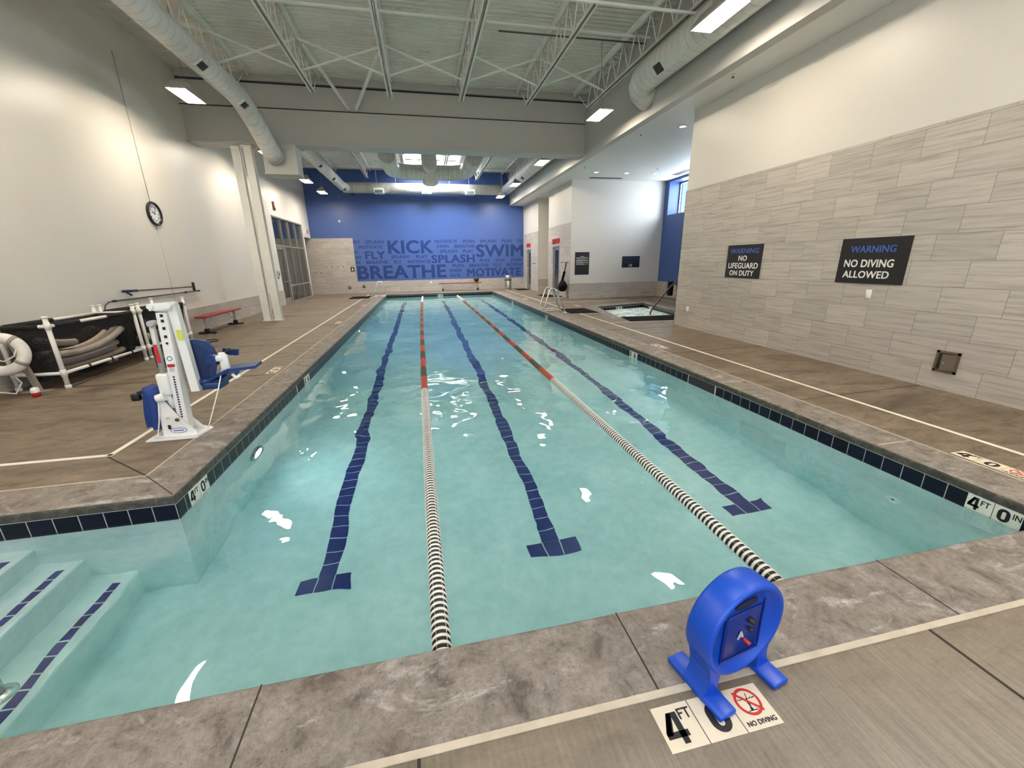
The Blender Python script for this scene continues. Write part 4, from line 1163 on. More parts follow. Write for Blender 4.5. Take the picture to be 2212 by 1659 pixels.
MB().lathe([(0.012, 0.006), (0.03, 0.016), (0.05, 0.012), (0.058, 0.0)], 20, 0, Mx).build('flange', M_LIFTW0, t)
MB().lathe([(0.001, 0.006), (0.013, 0.006)], 12, 0, Mx).build('jet_hole', M_DARK, t)
tag(MB().box((PR - 0.004, 3.5, -1.2), (PR - 0.0005, 4.2, -0.72)).build('wall_patch', pm('teal_grey', srgb(200, 218, 214), 0.8)), 'grey rectangular patch under water on the right pool wall', 'patch', None, 'structure')  # rectangle a little greyer than the wall around it
#PART2_END

# ================================================================== LANE ROPES
M_FLOATW = pm('float_white', srgb(226, 222, 212), 0.35, 0, 0.04)
M_FLOATR = pm('float_red', srgb(206, 92, 70), 0.4, 0, 0.08)
M_FLOATD = pm('float_dark', srgb(92, 87, 74), 0.45, 0, 0.1)
M_CORE = pm('float_black_core', srgb(20, 20, 21), 0.5)
def disc_geo(mb, M, n=16, rim=0):
    mb.lathe([(0.050, -0.009), (0.0515, 0.0), (0.050, 0.009), (0.046, 0.009), (0.046, -0.009)], n, rim, M, True)
    mb.lathe([(0.012, -0.0195), (0.044, -0.0195), (0.044, 0.0195), (0.012, 0.0195)], max(8, n - 4), 1, M, True)
def spokes(mb, M):
    for k in range(5):
        a = k * PI / 2.5 + 0.3
        p = Vector((math.cos(a), math.sin(a), 0)); q = Vector((-math.sin(a), math.cos(a), 0))
        V = [p * 0.038 + q * 0.0015, p * 0.048 + q * 0.004, p * 0.048 + q * 0.0051, p * 0.038 + q * 0.0026]
        mb.add([(v.x, v.y, -0.0195) for v in V] + [(v.x, v.y, 0.0195) for v in V], [(0, 1, 2, 3), (7, 6, 5, 4), (0, 4, 5, 1), (1, 5, 6, 2), (2, 6, 7, 3), (3, 7, 4, 0)], 0, False, M)
MY = Matrix(((1, 0, 0, 0), (0, 0, 1, 0), (0, -1, 0, 0), (0, 0, 0, 1)))     # local z -> world y
def zone(y):
    if y < 6.0 or y > 20.4: return 0
    return 1 if int((y - 6.0) / 0.68) % 2 == 0 else 2
def rope(x0, bow, lab):
    t = thing('lane_rope', lab, 'lane rope', (x0, 0, WZ), 0, 'floating lane ropes')
    def px(y): return bow * math.sin(PI * min(1.0, max(0.0, (y - PN) / (PF - PN)))) ** 0.7 if y < PF else 0
    pitch = 0.0415; ys = []
    y = PN + 0.12
    while y < PF - 0.12: ys.append(y); y += pitch
    proto = None
    for i, y in enumerate(ys[:100]):
        if proto is None:
            mb = MB(); disc_geo(mb, MY, 24); spokes(mb, MY)
            proto = mb.build('float_disc', [M_FLOATW, M_CORE], t, (px(y), y, 0.004))
        else:
            c = proto.copy(); COL.objects.link(c); c.location = (px(y), y, 0.004)
    mb = MB()
    for y in ys[100:]:
        z = zone(y); disc_geo(mb, Matrix.Translation((px(y), y, 0.004)) @ MY, 14, (0, 2, 3)[z])
    o = mb.build('float_discs', [M_FLOATW, M_CORE, M_FLOATR, M_FLOATD], t); o['kind'] = 'stuff'
    MB().tube([(px(y), y, 0.004) for y in [PN + 0.006 + k * (PF - PN - 0.012) / 40 for k in range(41)]], 0.006, 8).build('cable', pm('rope_cable', srgb(120, 120, 116), 0.4, 0.6), t)
rope(-0.04, -0.075, 'floating lane rope of discs left of the pool middle, ending left of the blue clock')
rope(1.905, 0.04, 'floating lane rope of discs right of the pool middle, ending behind the blue clock')

# ================================================================== PACE CLOCK ON THE NEAR COPING
M_PBLUE = pm('moulded_blue_plastic', srgb(6, 72, 186), 0.36, 0, 0.05, 4.0, 0.06)
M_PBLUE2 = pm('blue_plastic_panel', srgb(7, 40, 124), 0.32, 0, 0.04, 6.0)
M_BLACK = pm('black_plastic', srgb(24, 24, 26), 0.45)
t = thing('pace_clock', 'blue plastic swim pace clock seen from behind, standing on the near coping', 'pace clock', (1.112, 1.062, 0.004), math.radians(11))
MZ = Matrix(((1, 0, 0, 0), (0, 0, -1, 0), (0, 1, 0, 0), (0, 0, 0, 1)))     # local (x, y) -> (x, z); local z -> -y (towards the camera)
zc, R0 = 0.275, 0.205
MC = Matrix.Translation((0, 0, zc)) @ MZ
mb = MB()
mb.lathe([(0.001, -0.06), (R0 - 0.02, -0.06), (R0 - 0.005, -0.055), (R0, -0.042), (R0, 0.045), (R0 - 0.004, 0.056), (R0 - 0.012, 0.060), (R0 - 0.024, 0.056), (R0 - 0.032, 0.034), (0.001, 0.030)], 64, 0, MC)
for s in (-1, 1):                                             # shoulders that flare into the feet
    poly = [(s * 0.187, 0.0), (s * 0.187, 0.022), (s * 0.170, 0.05), (s * 0.160, 0.085), (s * 0.162, 0.12), (s * 0.176, 0.175), (s * 0.160, 0.175), (s * 0.137, 0.143), (s * 0.102, 0.115), (s * 0.110, 0.05), (s * 0.112, 0.0)]
    if s < 0: poly = poly[::-1]
    mb.prism(poly, -0.05, 0.05, 0, MZ)
mb.build('case', M_PBLUE, t)
for s in (-1, 1):
    MB().bbox((s * 0.105, -0.135, 0.0), (s * 0.188, 0.135, 0.024), 0.006, 2).build('foot', M_PBLUE, t)
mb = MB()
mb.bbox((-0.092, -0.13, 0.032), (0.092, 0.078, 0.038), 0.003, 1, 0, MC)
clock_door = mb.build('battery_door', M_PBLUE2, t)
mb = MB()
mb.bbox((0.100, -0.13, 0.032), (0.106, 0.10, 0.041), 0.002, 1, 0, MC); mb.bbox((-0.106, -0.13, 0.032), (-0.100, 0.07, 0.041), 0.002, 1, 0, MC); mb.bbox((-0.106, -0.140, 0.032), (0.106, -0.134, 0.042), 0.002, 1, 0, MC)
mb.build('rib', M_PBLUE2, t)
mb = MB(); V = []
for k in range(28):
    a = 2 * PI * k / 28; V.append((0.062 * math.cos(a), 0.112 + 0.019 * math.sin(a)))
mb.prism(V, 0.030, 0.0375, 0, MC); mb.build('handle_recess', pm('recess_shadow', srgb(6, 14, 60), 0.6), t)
mb = MB(); mb.lathe([(0.001, 0.062), (0.011, 0.060), (0.013, 0.04)], 14, 0, MC @ Matrix.Translation((0.028, 0.028, 0))); mb.lathe([(0.001, 0.056), (0.008, 0.055), (0.009, 0.04)], 14, 0, MC @ Matrix.Translation((0.034, -0.018, 0)))
mb.build('black_knob', M_BLACK, clock_door)
MB().lathe([(0.001, 0.066), (0.007, 0.064), (0.008, 0.04)], 14, 0, MC @ Matrix.Translation((0.014, -0.064, 0))).build('red_button', M_RED, clock_door)
mb = MB(); letters(mb, 'A', MC @ Matrix.Translation((0, 0, 0.0405)), -0.034, 0.000, -0.042, -0.008, 0.04, 0, 0.001, 0.003)
mb.build('letter_badge', pm('silver_badge', srgb(220, 222, 226), 0.3, 0.3), clock_door)

# ================================================================== POOL LIFT
M_LIFTW = pm('white_powder_coat', srgb(232, 231, 226), 0.32, 0, 0.03, 3.0)
M_LIFTB = pm('navy_moulded_seat', srgb(20, 54, 108), 0.42, 0, 0.06, 4.0)
M_CLOTH = pm('blue_nylon_cover', srgb(24, 58, 124), 0.7, 0, 0.14, 9.0, 0.2)
M_GREY = pm('grey_actuator_tube', srgb(186, 186, 182), 0.35, 0.3)
LX, LY = -2.55, 4.52
t = thing('pool_lift', 'white pool access lift with a blue seat on the left deck edge', 'pool lift', (LX, LY, 0))
def lw(x, y, z): return (x - LX, y - LY, z)
mb = MB(); mb.add([(*p, 0.004) for p in ((-0.245, -0.16), (0.205, -0.16), (0.245, 0.10), (0.10, 0.19), (-0.24, 0.19))] + [(*p, 0.018) for p in ((-0.245, -0.16), (0.205, -0.16), (0.245, 0.10), (0.10, 0.19), (-0.24, 0.19))],
                  [(4, 3, 2, 1, 0), (5, 6, 7, 8, 9)] + [(i, (i + 1) % 5, 5 + (i + 1) % 5, 5 + i) for i in range(5)])
mb.build('base_plate', M_LIFTW, t)
mb = MB()
for y in (-0.075, 0.065):                                      # two gusset cheeks
    poly = [(-0.13, 0.018), (0.17, 0.018), (0.17, 0.05), (0.055, 0.20), (-0.055, 0.42), (-0.10, 0.42)]
    mb.prism(poly, -y - 0.008, -y, 0, MZ)
mb.box((0.12, -0.07, 0.018), (0.17, 0.07, 0.03))
lift_gusset = mb.build('gusset', M_LIFTW, t)
MB().lathe([(0.001, 0.012), (0.016, 0.01), (0.018, 0)], 16, 0, Matrix.Translation((0.03, -0.083, 0.19)) @ MZ).build('pivot_bolt', pm('rusty_bolt', srgb(96, 78, 58), 0.5, 0.6), lift_gusset)
MB().tube([(-0.05, -0.083, 0.22), (-0.05, -0.13, 0.225)], 0.010, 10).build('release_pin', M_LIFTW, t)
mb = MB(); mb.bar((0.055, 0, 0.06), (0.115, 0, 1.25), 0.085, 0.10, 0, (0, 1, 0)); lift_mast = mb.build('mast', M_LIFTW, t)
mb = MB(); mb.bar((0.03, -0.055, 1.30), (0.21, -0.055, 1.315), 0.012, 0.06); mb.bar((0.03, 0.055, 1.30), (0.21, 0.055, 1.315), 0.012, 0.06)
mb.tube([(0.05, -0.075, 1.31), (0.05, 0.075, 1.31)], 0.026, 14); mb.tube([(0.195, -0.075, 1.315), (0.195, 0.075, 1.315)], 0.026, 14); mb.bbox((0.06, -0.05, 1.26), (0.2, 0.05, 1.33), 0.012)
mb.build('top_link', M_LIFTW, t)
mb = MB(); mb.bar((0.195, 0.02, 1.31), (0.215, 0.03, 0.45), 0.075, 0.075, 0, (0, 1, 0)); mb.build('seat_arm', M_LIFTW, t)
mb = MB(); mb.tube([(-0.005, -0.01, 1.15), (-0.02, -0.01, 0.66)], 0.026, 16); mb.tube([(0.0, -0.05, 1.15), (0.0, 0.03, 1.15)], 0.028, 14); mb.build('actuator_tube', M_GREY, t)
mb = MB(); mb.bbox((-0.075, -0.06, 0.44), (0.03, 0.05, 0.66), 0.02, 3); mb.tube([(-0.09, -0.085, 0.42), (-0.02, -0.075, 0.44)], 0.042, 16); mb.tube([(-0.03, -0.02, 0.44), (0.0, -0.02, 0.3)], 0.03, 12); mb.build('motor', M_LIFTW, t)
mb = MB(); mb.box((-0.027, -0.042, 0.77), (0.004, -0.036, 0.95)); mb.build('warning_label', M_RED, t)
mastM = frame((0.055 - 0.042, -0.051, 0.06), (1, 0, 0.0), (0.05, 0, 1))
mb = MB(); mb.box((0.008, 0.62, 0), (0.072, 0.80, 0.002), 0, mastM); mb.box((0.008, 0.665, 0.002), (0.072, 0.695, 0.003), 1, mastM); ring_geo(mb, mastM, (0.04, 0.75), 0.018, 0.024, 2, 20, 0.003)
for k in range(4): mb.box((0.018, 0.575 - 0.0 + 0.013 * k + 0.05, 0.0022), (0.06, 0.579 + 0.013 * k + 0.05, 0.003), 2, mastM)
mb.build('instruction_sticker', [pm('sticker_white', srgb(238, 238, 236), 0.4), M_RED, M_INK], lift_mast)
mb = MB()
for k in range(17): mb.box((0.034, 0.14 + k * 0.026, 0), (0.05, 0.14 + k * 0.026 + 0.017, 0.0015), 0, mastM)
mb.build('mast_lettering', pm('navy_print', srgb(40, 50, 90), 0.5), lift_mast)
for zz in (0.95, 1.03, 1.1, 1.15): MB().box((0.032, zz, 0), (0.058, zz + 0.028, 0.0015), 0, mastM).build('warning_icon', M_INK, lift_mast)
MB().lathe([(0.001, 0.003), (0.012, 0.002)], 14, 0, mastM @ Matrix.Translation((0.045, 0.9, 0))).build('round_icon', M_INK, lift_mast)
MB().box((0.19, -0.026, 0.98), (0.235, -0.0235, 1.08)).build('yellow_sticker', pm('sticker_yellow', srgb(206, 210, 84), 0.5), t)
gm = frame((0.02, -0.0835, 0.075), (1, 0, 0), (0, 0, 1))
mb = MB(); V = [(0.072 * math.cos(2 * PI * k / 28), 0.028 * math.sin(2 * PI * k / 28)) for k in range(28)]
mb.prism(V, 0.0, 0.001, 0, gm); V2 = [(0.066 * math.cos(2 * PI * k / 28), 0.023 * math.sin(2 * PI * k / 28)) for k in range(28)]; mb.prism(V2, 0.001, 0.0016, 1, gm)
mb.box((-0.045, -0.007, 0.0016), (0.045, 0.005, 0.0022), 0, gm); mb.build('oval_badge', [pm('badge_blue', srgb(70, 100, 170), 0.4), M_LIFTW], lift_gusset)
mb = MB(); mb.box((-0.085, 0.02, 0), (-0.06, 0.065, 0.0015), 0, gm); mb.build('small_sticker', M_INK, t)
# seat: shell with rounded corner, base, arms, footrest
mb = MB()
sh = [(0.0, 0.0), (0.03, -0.04), (0.09, -0.055), (0.15, -0.03), (0.17, 0.02), (0.20, 0.10), (0.235, 0.24), (0.22, 0.33), (0.185, 0.385), (0.12, 0.41), (0.03, 0.41), (-0.005, 0.39), (-0.02, 0.30)]
Ms = Matrix.Translation(lw(-2.41, 4.63, 0.49)) @ Matrix.Rotation(math.radians(14), 4, 'Z') @ Matrix.Scale(1.14, 4) @ MZ
mb.prism(sh, -0.03, 0.03, 0, Ms)
inner = [(0.075 + (x - 0.1) * 0.80, 0.175 + (y - 0.175) * 0.84) for x, y in sh]
mb2 = MB(); mb2.prism(inner, 0.0305, 0.034, 0, Ms)
lift_back = mb.build('seat_back', M_LIFTB, t); mb2.build('seat_back_panel', pm('navy_seat_recess', srgb(16, 40, 84), 0.5), lift_back)
mb = MB(); mb.bbox((0.20, -0.03, 0.49), (0.44, 0.42, 0.56), 0.03, 3, 0, Matrix.Translation((0.02, 0.06, 0))); mb.build('seat', M_LIFTB, t)
mb = MB(); mb.bar((0.36, 0.05, 0.77), (0.47, 0.03, 0.75), 0.07, 0.09); mb.bar((0.36, 0.42, 0.77), (0.50, 0.42, 0.75), 0.05, 0.07); mb.build('armrest', M_LIFTB, t)
mb = MB(); mb.bar((0.36, 0.10, 0.55), (0.57, 0.06, 0.65), 0.22, 0.03, 0); mb.bar((0.54, 0.08, 0.65), (0.80, 0.10, 0.665), 0.24, 0.028, 0); mb.bbox((0.30, -0.02, 0.46), (0.46, 0.18, 0.53), 0.015); mb.build('footrest', M_LIFTB, t)
mb = MB(); mb.tube([(0.58, 0.0, 0.60), (0.62, -0.02, 0.565), (0.66, 0.0, 0.60)], 0.018, 10); mb.build('footrest_hook', M_LIFTW, t)
mb = MB(); mb.bbox((0.485, 0.0, 0.64), (0.565, 0.035, 0.83), 0.012, 2); mb.bbox((0.455, -0.01, 0.74), (0.52, 0.04, 0.80), 0.015); lift_hand = mb.build('hand_control', M_LIFTW, t)
mb = MB(); mb.tube([(0.56, 0.015, 0.82), (0.60, 0.01, 0.86)], 0.018, 10); mb.build('control_knob', M_BLACK, lift_hand)
mb = MB(); mb.tube([(0.50, -0.01, 0.66), (0.44, -0.06, 0.45), (0.36, -0.09, 0.24), (0.29, -0.11, 0.06), (0.20, -0.13, 0.03), (-0.02, -0.135, 0.03), (-0.16, -0.11, 0.035), (-0.12, -0.09, 0.2), (-0.08, -0.085, 0.42)], 0.006, 8); mb.build('control_cord', M_LIFTW, t)
mb = MB(); mb.bbox((-0.12, 0.09, 0.69), (-0.03, 0.17, 0.79), 0.008); mb.build('battery_box', M_LIFTB, t)
mb = MB(); n = 9; V = []; F = []                                # draped cover over the left side
for i in range(n):
    for j in range(7):
        u, v = i / (n - 1), j / 6
        z = 0.52 - 0.42 * v + 0.01 * math.sin(u * 9); x = -0.245 + 0.155 * u - 0.05 * v * (1 - u) + 0.05 * v * u
        y = -0.05 + 0.16 * (u - 0.5) ** 2 * 1.2 - 0.03 * math.sin(u * 12 + v * 3) * v
        V.append((x, y, z))
for i in range(n - 1):
    for j in range(6): F.append((i * 7 + j, i * 7 + j + 1, (i + 1) * 7 + j + 1, (i + 1) * 7 + j))
mb.add(V, F, 0, True); mb.add([(x, y + 0.17, z) for x, y, z in V], [tuple(reversed(f)) for f in F], 0, True)
k = len(V)
for i in range(n - 1): mb.add([V[i * 7], V[(i + 1) * 7], (V[(i + 1) * 7][0], V[(i + 1) * 7][1] + 0.17, V[(i + 1) * 7][2]), (V[i * 7][0], V[i * 7][1] + 0.17, V[i * 7][2])], [(0, 1, 2, 3)], 0, True)
for j in range(6): mb.add([V[j], V[j + 1], (V[j + 1][0], V[j + 1][1] + 0.17, V[j + 1][2]), (V[j][0], V[j][1] + 0.17, V[j][2])], [(0, 1, 2, 3)], 0, True)
mb.build('nylon_cover', M_CLOTH, t)
mb = MB(); mb.bar((-0.22, 0.02, 0.49), (-0.29, 0.0, 0.47), 0.05, 0.03); mb.bbox((-0.345, -0.03, 0.395), (-0.275, 0.03, 0.47), 0.012); mb.build('handle', M_BLACK, t)

# ================================================================== STORAGE RACKS, NOODLES, DUMBBELLS
M_PVC = pm('white_pvc_pipe', srgb(228, 226, 218), 0.4, 0, 0.04, 5.0)
def mesh_mat(name, col, alpha):
    m, nt, b, out = new_mat(name)
    f = noise(nt, objco(nt), 30.0, 2.0)
    nt.links.new(ramp(nt, f, [(0.3, tuple(c * 0.8 for c in col)), (0.7, col)]), b.inputs['Base Color'])
    b.inputs['Roughness'].default_value = 0.85
    nt.links.new(ramp(nt, f, [(0.3, (alpha - 0.06,) * 3), (0.7, (alpha + 0.06,) * 3)]), b.inputs['Alpha'])
    return m
M_MESH = mesh_mat('black_mesh_net', (0.012, 0.012, 0.012), 0.30)
M_NETB = mesh_mat('dense_black_net', (0.012, 0.011, 0.010), 0.90)
M_SLEEVE = pm('black_cloth', srgb(24, 23, 22), 0.85)
XF, XB = -5.15, -5.74
def rack(y0, y1, lab, zt=0.90, zb=0.225):
    t = thing('mesh_storage_rack', lab, 'storage rack', (0, y0, 0), 0, 'white pipe storage racks along the left wall')
    L = y1 - y0; r = 0.028
    for x in (XF, XB):
        for y in (0, L):
            mb = MB(); mb.tube([(x, y, 0.0), (x, y, zt + 0.13)], r, 14); mb.tube([(x, y, 0.0), (x, y, 0.05)], r + 0.008, 14); mb.tube([(x, y, zt - 0.05), (x, y, zt + 0.05)], r + 0.007, 14); mb.tube([(x, y, zb - 0.05), (x, y, zb + 0.05)], r + 0.007, 14)
            mb.tube([(x, y, zt + 0.11), (x, y, zt + 0.14)], r + 0.006, 14)
            mb.build('post', M_PVC, t)
        for z in (zt, zb): MB().tube([(x, 0, z), (x, L, z)], r - 0.004, 12).build('rail', M_PVC, t)
    for y in (0, L):
        for z in (zt, zb): MB().tube([(XB, y, z), (XF, y, z)], r - 0.004, 12).build('rail', M_PVC, t)
    # net: sagging floor and four sides hung from the top rails
    mb = MB(); nu, nv = 12, 10
    def P(u, v):                                             # v: 0 front top .. 1 back top, hanging like a hammock
        x = XF + (XB - XF) * v; d = 4 * v * (1 - v)
        z = zt - (zt - 0.10) * min(1.0, d ** 0.35) * (1.0 - 0.05 * math.sin(u * PI * 3))
        return (x, 0.04 + (L - 0.08) * u, z)
    V = [P(i / nu, j / nv) for i in range(nu + 1) for j in range(nv + 1)]
    F = [(i * (nv + 1) + j, i * (nv + 1) + j + 1, (i + 1) * (nv + 1) + j + 1, (i + 1) * (nv + 1) + j) for i in range(nu) for j in range(nv)]
    ff = [f for k_, f in enumerate(F) if k_ % nv < 4]; fb = [f for k_, f in enumerate(F) if k_ % nv >= 4]
    mb.add(V, ff, 0, True); mb.build('front_net', M_MESH, t)
    mb = MB(); mb.add(V, fb, 0, True)
    for i in (0, nu): mb.add([V[i * (nv + 1) + j] for j in range(nv + 1)], [tuple(range(nv + 1))], 0)
    mb.build('back_net', M_NETB, t)
    mb = MB(); V = []
    for i in range(17):
        u = i / 16; d = 0.06 + 0.13 * abs(math.sin(u * PI * 2.0 + 0.6)) ** 0.8
        V += [(XF + 0.004, 0.03 + (L - 0.06) * u, zt), (XF - 0.012, 0.03 + (L - 0.06) * u, zt - d)]
    mb.add(V, [(2 * i, 2 * i + 2, 2 * i + 3, 2 * i + 1) for i in range(16)], 0, True); mb.build('cloth_drape', M_SLEEVE, t)
    for k, (a, b) in enumerate(((0.05, 0.30), (0.62, 0.95))):
        MB().tube([(XF, L * a, zt), (XF, L * b, zt)], r + 0.004, 14).build('cloth_sleeve', M_SLEEVE, t)
    MB().tube([(XB + 0.05, -0.0, zt), (XF - 0.1, -0.0, zt)], r + 0.003, 14).build('cloth_sleeve', M_SLEEVE, t)
    MB().tube([(XB, 0.1, zt), (XB, L * 0.5, zt)], r + 0.004, 14).build('cloth_sleeve', M_SLEEVE, t)
    for f in (0.25, 0.52, 0.8): MB().tube([(XF, L * f, zb), (XF, L * f + 0.035, zb)], r + 0.003, 12).build('tie_band', M_SLEEVE, t)
rack(6.88, 8.68, 'white pipe rack with a black net holding noodles, nearest the life ring')
rack(8.83, 10.33, 'white pipe rack with a black net standing behind the pool lift')
M_FOAM = [pm('grey_foam', srgb(186, 176, 166), 0.9, 0, 0.12, 8.0, 0.3), pm('dark_grey_foam', srgb(140, 134, 130), 0.9, 0, 0.12, 8.0, 0.3), pm('tan_foam', srgb(196, 180, 158), 0.9, 0, 0.12, 8.0, 0.3)]
labs = ['grey foam noodle lying topmost in the rack net', 'grey foam noodle bowing up at its far end in the net', 'dark foam noodle along the bottom of the net', 'tan foam noodle crossing the middle of the net', 'dark foam noodle behind the front post in the net',
        'grey foam noodle at the back of the net, by the wall', 'tan foam noodle slanting up at the near end of the net', 'dark foam noodle leaning against the back of the net', 'grey foam noodle lowest at the front of the net']
rn = random.Random(3)
nd_pts = [((7.05, -5.33, .47), (7.85, -5.33, .44), (8.56, -5.33, .63)), ((7.25, -5.44, .47), (7.95, -5.44, .44), (8.60, -5.44, .65)), ((7.1, -5.36, .24), (7.8, -5.36, .235), (8.5, -5.36, .27)), ((7.05, -5.40, .355), (7.7, -5.40, .333), (8.45, -5.40, .41)),
          ((7.0, -5.29, .35), (7.5, -5.29, .33), (8.2, -5.29, .36)), ((7.1, -5.55, .47), (7.9, -5.55, .44), (8.5, -5.55, .59)), ((6.97, -5.40, .70), (7.25, -5.40, .62), (7.6, -5.40, .57)), ((7.0, -5.51, .36), (7.8, -5.51, .34), (8.52, -5.51, .41)), ((7.3, -5.47, .24), (7.9, -5.47, .235), (8.5, -5.47, .265))]
for k, (P3, lab) in enumerate(zip(nd_pts, labs)):
    a, b, c = [Vector((p[1], p[0], p[2])) for p in P3]; pts = []
    for i in range(13):
        u = i / 12; pts.append(a * (1 - u) ** 2 + (b * 2 - (a + c) / 2) * 2 * u * (1 - u) + c * u * u)
    tag(MB().tube(pts, 0.048, 16).build('foam_noodle', M_FOAM[k % 3]), lab, 'pool noodle', 'foam noodles in the rack net')
def dumbbell(x, y, z, m, lab):
    t = thing('foam_dumbbell', lab, 'dumbbell', (x, y, z), rn.uniform(-0.5, 0.5), 'foam dumbbells in the second net')
    for s in (-1, 1): MB().tube([(0, s * 0.09, 0), (0, s * 0.17, 0)], 0.075, 18).build('weight', m, t)
    MB().tube([(0, -0.1, 0), (0, 0.1, 0)], 0.018, 10).build('grip', M_BLACK, t)
M_FB = pm('blue_foam', srgb(70, 84, 120), 0.9, 0, 0.1, 8.0); 
for x, y, z, m, lab in ((-5.42, 9.12, .36, M_FOAM[2], 'tan foam dumbbell low in the second net, near its front post'), (-5.40, 9.1, .66, M_FB, 'blue foam dumbbell topmost in the second net, by the twin posts'), (-5.42, 9.55, .66, M_FB, 'blue foam dumbbell topmost in the second net, beside the lift mast'),
                        (-5.42, 9.58, .36, M_FOAM[1], 'dark foam dumbbell low in the middle of the second net'), (-5.44, 10.0, .38, M_FOAM[0], 'grey foam dumbbell at the far end of the second net'), (-5.42, 9.3, .51, M_FOAM[0], 'grey foam dumbbell stacked in the middle of the second net')):
    dumbbell(x, y, z, m, lab)
tag(MB().tube(arc((-4.92, 10.55, 0.012), 0.17, 0, 350, 24, 'xy'), 0.012, 8, 0, False, True).build('hoop', M_BLACK), 'black hoop lying on the deck by the red bench', 'hoop')

# ---- life ring hung at the near end of the racks
def life_mat():
    return pm('weathered_ring_white', srgb(220, 215, 205), 0.6, 0, 0.12, 5.0, 0.3)
t = thing('life_ring', 'weathered white life ring hanging by the near end of the racks', 'life ring', (-5.55, 6.60, 0.585), math.radians(12))
Mr = Matrix.Rotation(math.radians(-12), 4, 'X') @ Matrix(((1, 0, 0, 0), (0, 0, 1, 0), (0, -1, 0, 0), (0, 0, 0, 1)))
MB().tube([Mr @ Vector((0.22 * math.cos(2 * PI * k / 48), 0.22 * math.sin(2 * PI * k / 48), 0)) for k in range(48)], 0.068, 20, 0, False, True).build('ring', life_mat(), t)
for a in (0.6, 2.2, 3.8, 5.4):
    c = [Mr @ Vector((0.22 * math.cos(a + d), 0.22 * math.sin(a + d), 0)) for d in (-0.1, 0.0, 0.1)]
    MB().tube(c, 0.0705, 20).build('band', pm('grey_band', srgb(150, 144, 134), 0.7), t)
M_ROPE = pm('white_rope', srgb(214, 208, 194), 0.8, 0, 0.1, 30.0, 0.3)
MB().tube([(-0.20, -0.09, 0.10), (-0.08, -0.10, -0.03), (0.06, -0.10, -0.08), (0.16, -0.09, -0.02), (0.20, -0.09, 0.06)], 0.009, 8).build('grab_rope', M_ROPE, t)
MB().tube([(0.0, 0.03, -0.25), (0.10, -0.02, -0.40), (0.04, -0.08, -0.53), (-0.12, -0.10, -0.48), (-0.30, -0.10, -0.36)], 0.010, 8).build('hanging_line', M_ROPE, t)
t = thing('ring_stand', 'grey post stand behind the life ring', 'stand', (-5.52, 6.80, 0))
MB().bar((0.08, 0, 0.0), (-0.06, 0, 0.80), 0.06, 0.05, 0, (0, 1, 0)).build('upright', pm('weathered_grey', srgb(150, 142, 130), 0.7), t)
MB().box((-0.10, -0.06, 0.0), (0.22, 0.06, 0.012)).build('base_plate', pm('weathered_grey', srgb(150, 142, 130), 0.7), t)
t = thing('rope_float', 'small red and white rope float on the deck below the life ring', 'float', (-5.27, 6.52, 0.0))
MB().lathe([(0.001, 0.0), (0.042, 0.005), (0.045, 0.05), (0.045, 0.06)], 18).build('lower_half', M_RED, t)
MB().lathe([(0.045, 0.06), (0.047, 0.09), (0.035, 0.125), (0.001, 0.135)], 18).build('upper_half', M_PVC, t)

# ================================================================== LEFT WALL
def pole(a, b, lab, group): 
    t = thing('wall_pole', lab, 'pole', a, 0, group)
    d = Vector(b) - Vector(a)
    MB().tube([(0, 0, 0), d], 0.014, 10).build('shaft', pm('bronze_pole', srgb(104, 92, 84), 0.35, 0.6), t)
    return t, d
M_GRIP = pm('navy_grip', srgb(32, 40, 96), 0.5)
t, d = pole((-5.83, 9.70, 1.215), (-5.83, 12.36, 1.165), 'bronze cleaning pole with a squeegee head on the left wall, upper of two', 'poles on the left wall')
MB().tube([(0, 0, 0), d * 0.16], 0.026, 12).build('grip', M_GRIP, t); MB().bar((0, d.y, d.z - 0.11), (0, d.y, d.z + 0.11), 0.05, 0.035).build('squeegee', M_BLACK, t)
MB().bar((-0.06, 0.2, -0.03), (0.02, 0.2, -0.09), 0.03, 0.03).build('hook', M_GRIP, t)
t, d = pole((-5.83, 9.35, 1.055), (-5.83, 12.6, 1.05), 'long bronze pole with a bent rescue hook on the left wall, lower of two', 'poles on the left wall')
MB().tube([(0, 0, 0), (0, -0.12, -0.01), (0.01, -0.24, -0.06), (0.02, -0.30, -0.14), (0.02, -0.28, -0.22)], 0.010, 10).build('rescue_hook', M_GRIP, t)
for f in (0.0, 0.78, 0.97): MB().tube([d * f, d * (f + 0.03)], 0.022, 10).build('clamp', M_GRIP, t)
# clock
t = thing('wall_clock', 'round black rimmed wall clock with a white face on the left wall', 'clock', (WL, 11.53, 2.84))
Mx = Matrix(((0, 0, 1, 0), (0, 1, 0, 0), (1, 0, 0, 0), (0, 0, 0, 1)))
MX2 = frame((0, 0, 0), (0, 1, 0), (0, 0, 1))                     # face plane: right = +y, up = z, outward = +x
MB().lathe([(0.20, 0.0), (0.25, 0.0), (0.262, 0.03), (0.25, 0.055), (0.222, 0.05), (0.205, 0.03)], 48, 0, MX2, True).build('rim', pm('black_gloss_rim', srgb(26, 24, 24), 0.3), t)
MB().lathe([(0.001, 0.02), (0.21, 0.02)], 48, 0, MX2).build('dial', pm('clock_white', srgb(226, 226, 228), 0.4), t)
mb = MB()
for h in range(12):
    a = PI / 2 - h * PI / 6; s = str(12 if h == 0 else h); w = 0.016 * len(s)
    cx, cy = 0.155 * math.cos(a), 0.155 * math.sin(a)
    letters(mb, s, MX2, cx - w, cx + w, cy - 0.024, cy + 0.024, 0.02, 0, 0.022)
mb.build('numeral', M_INK, t)
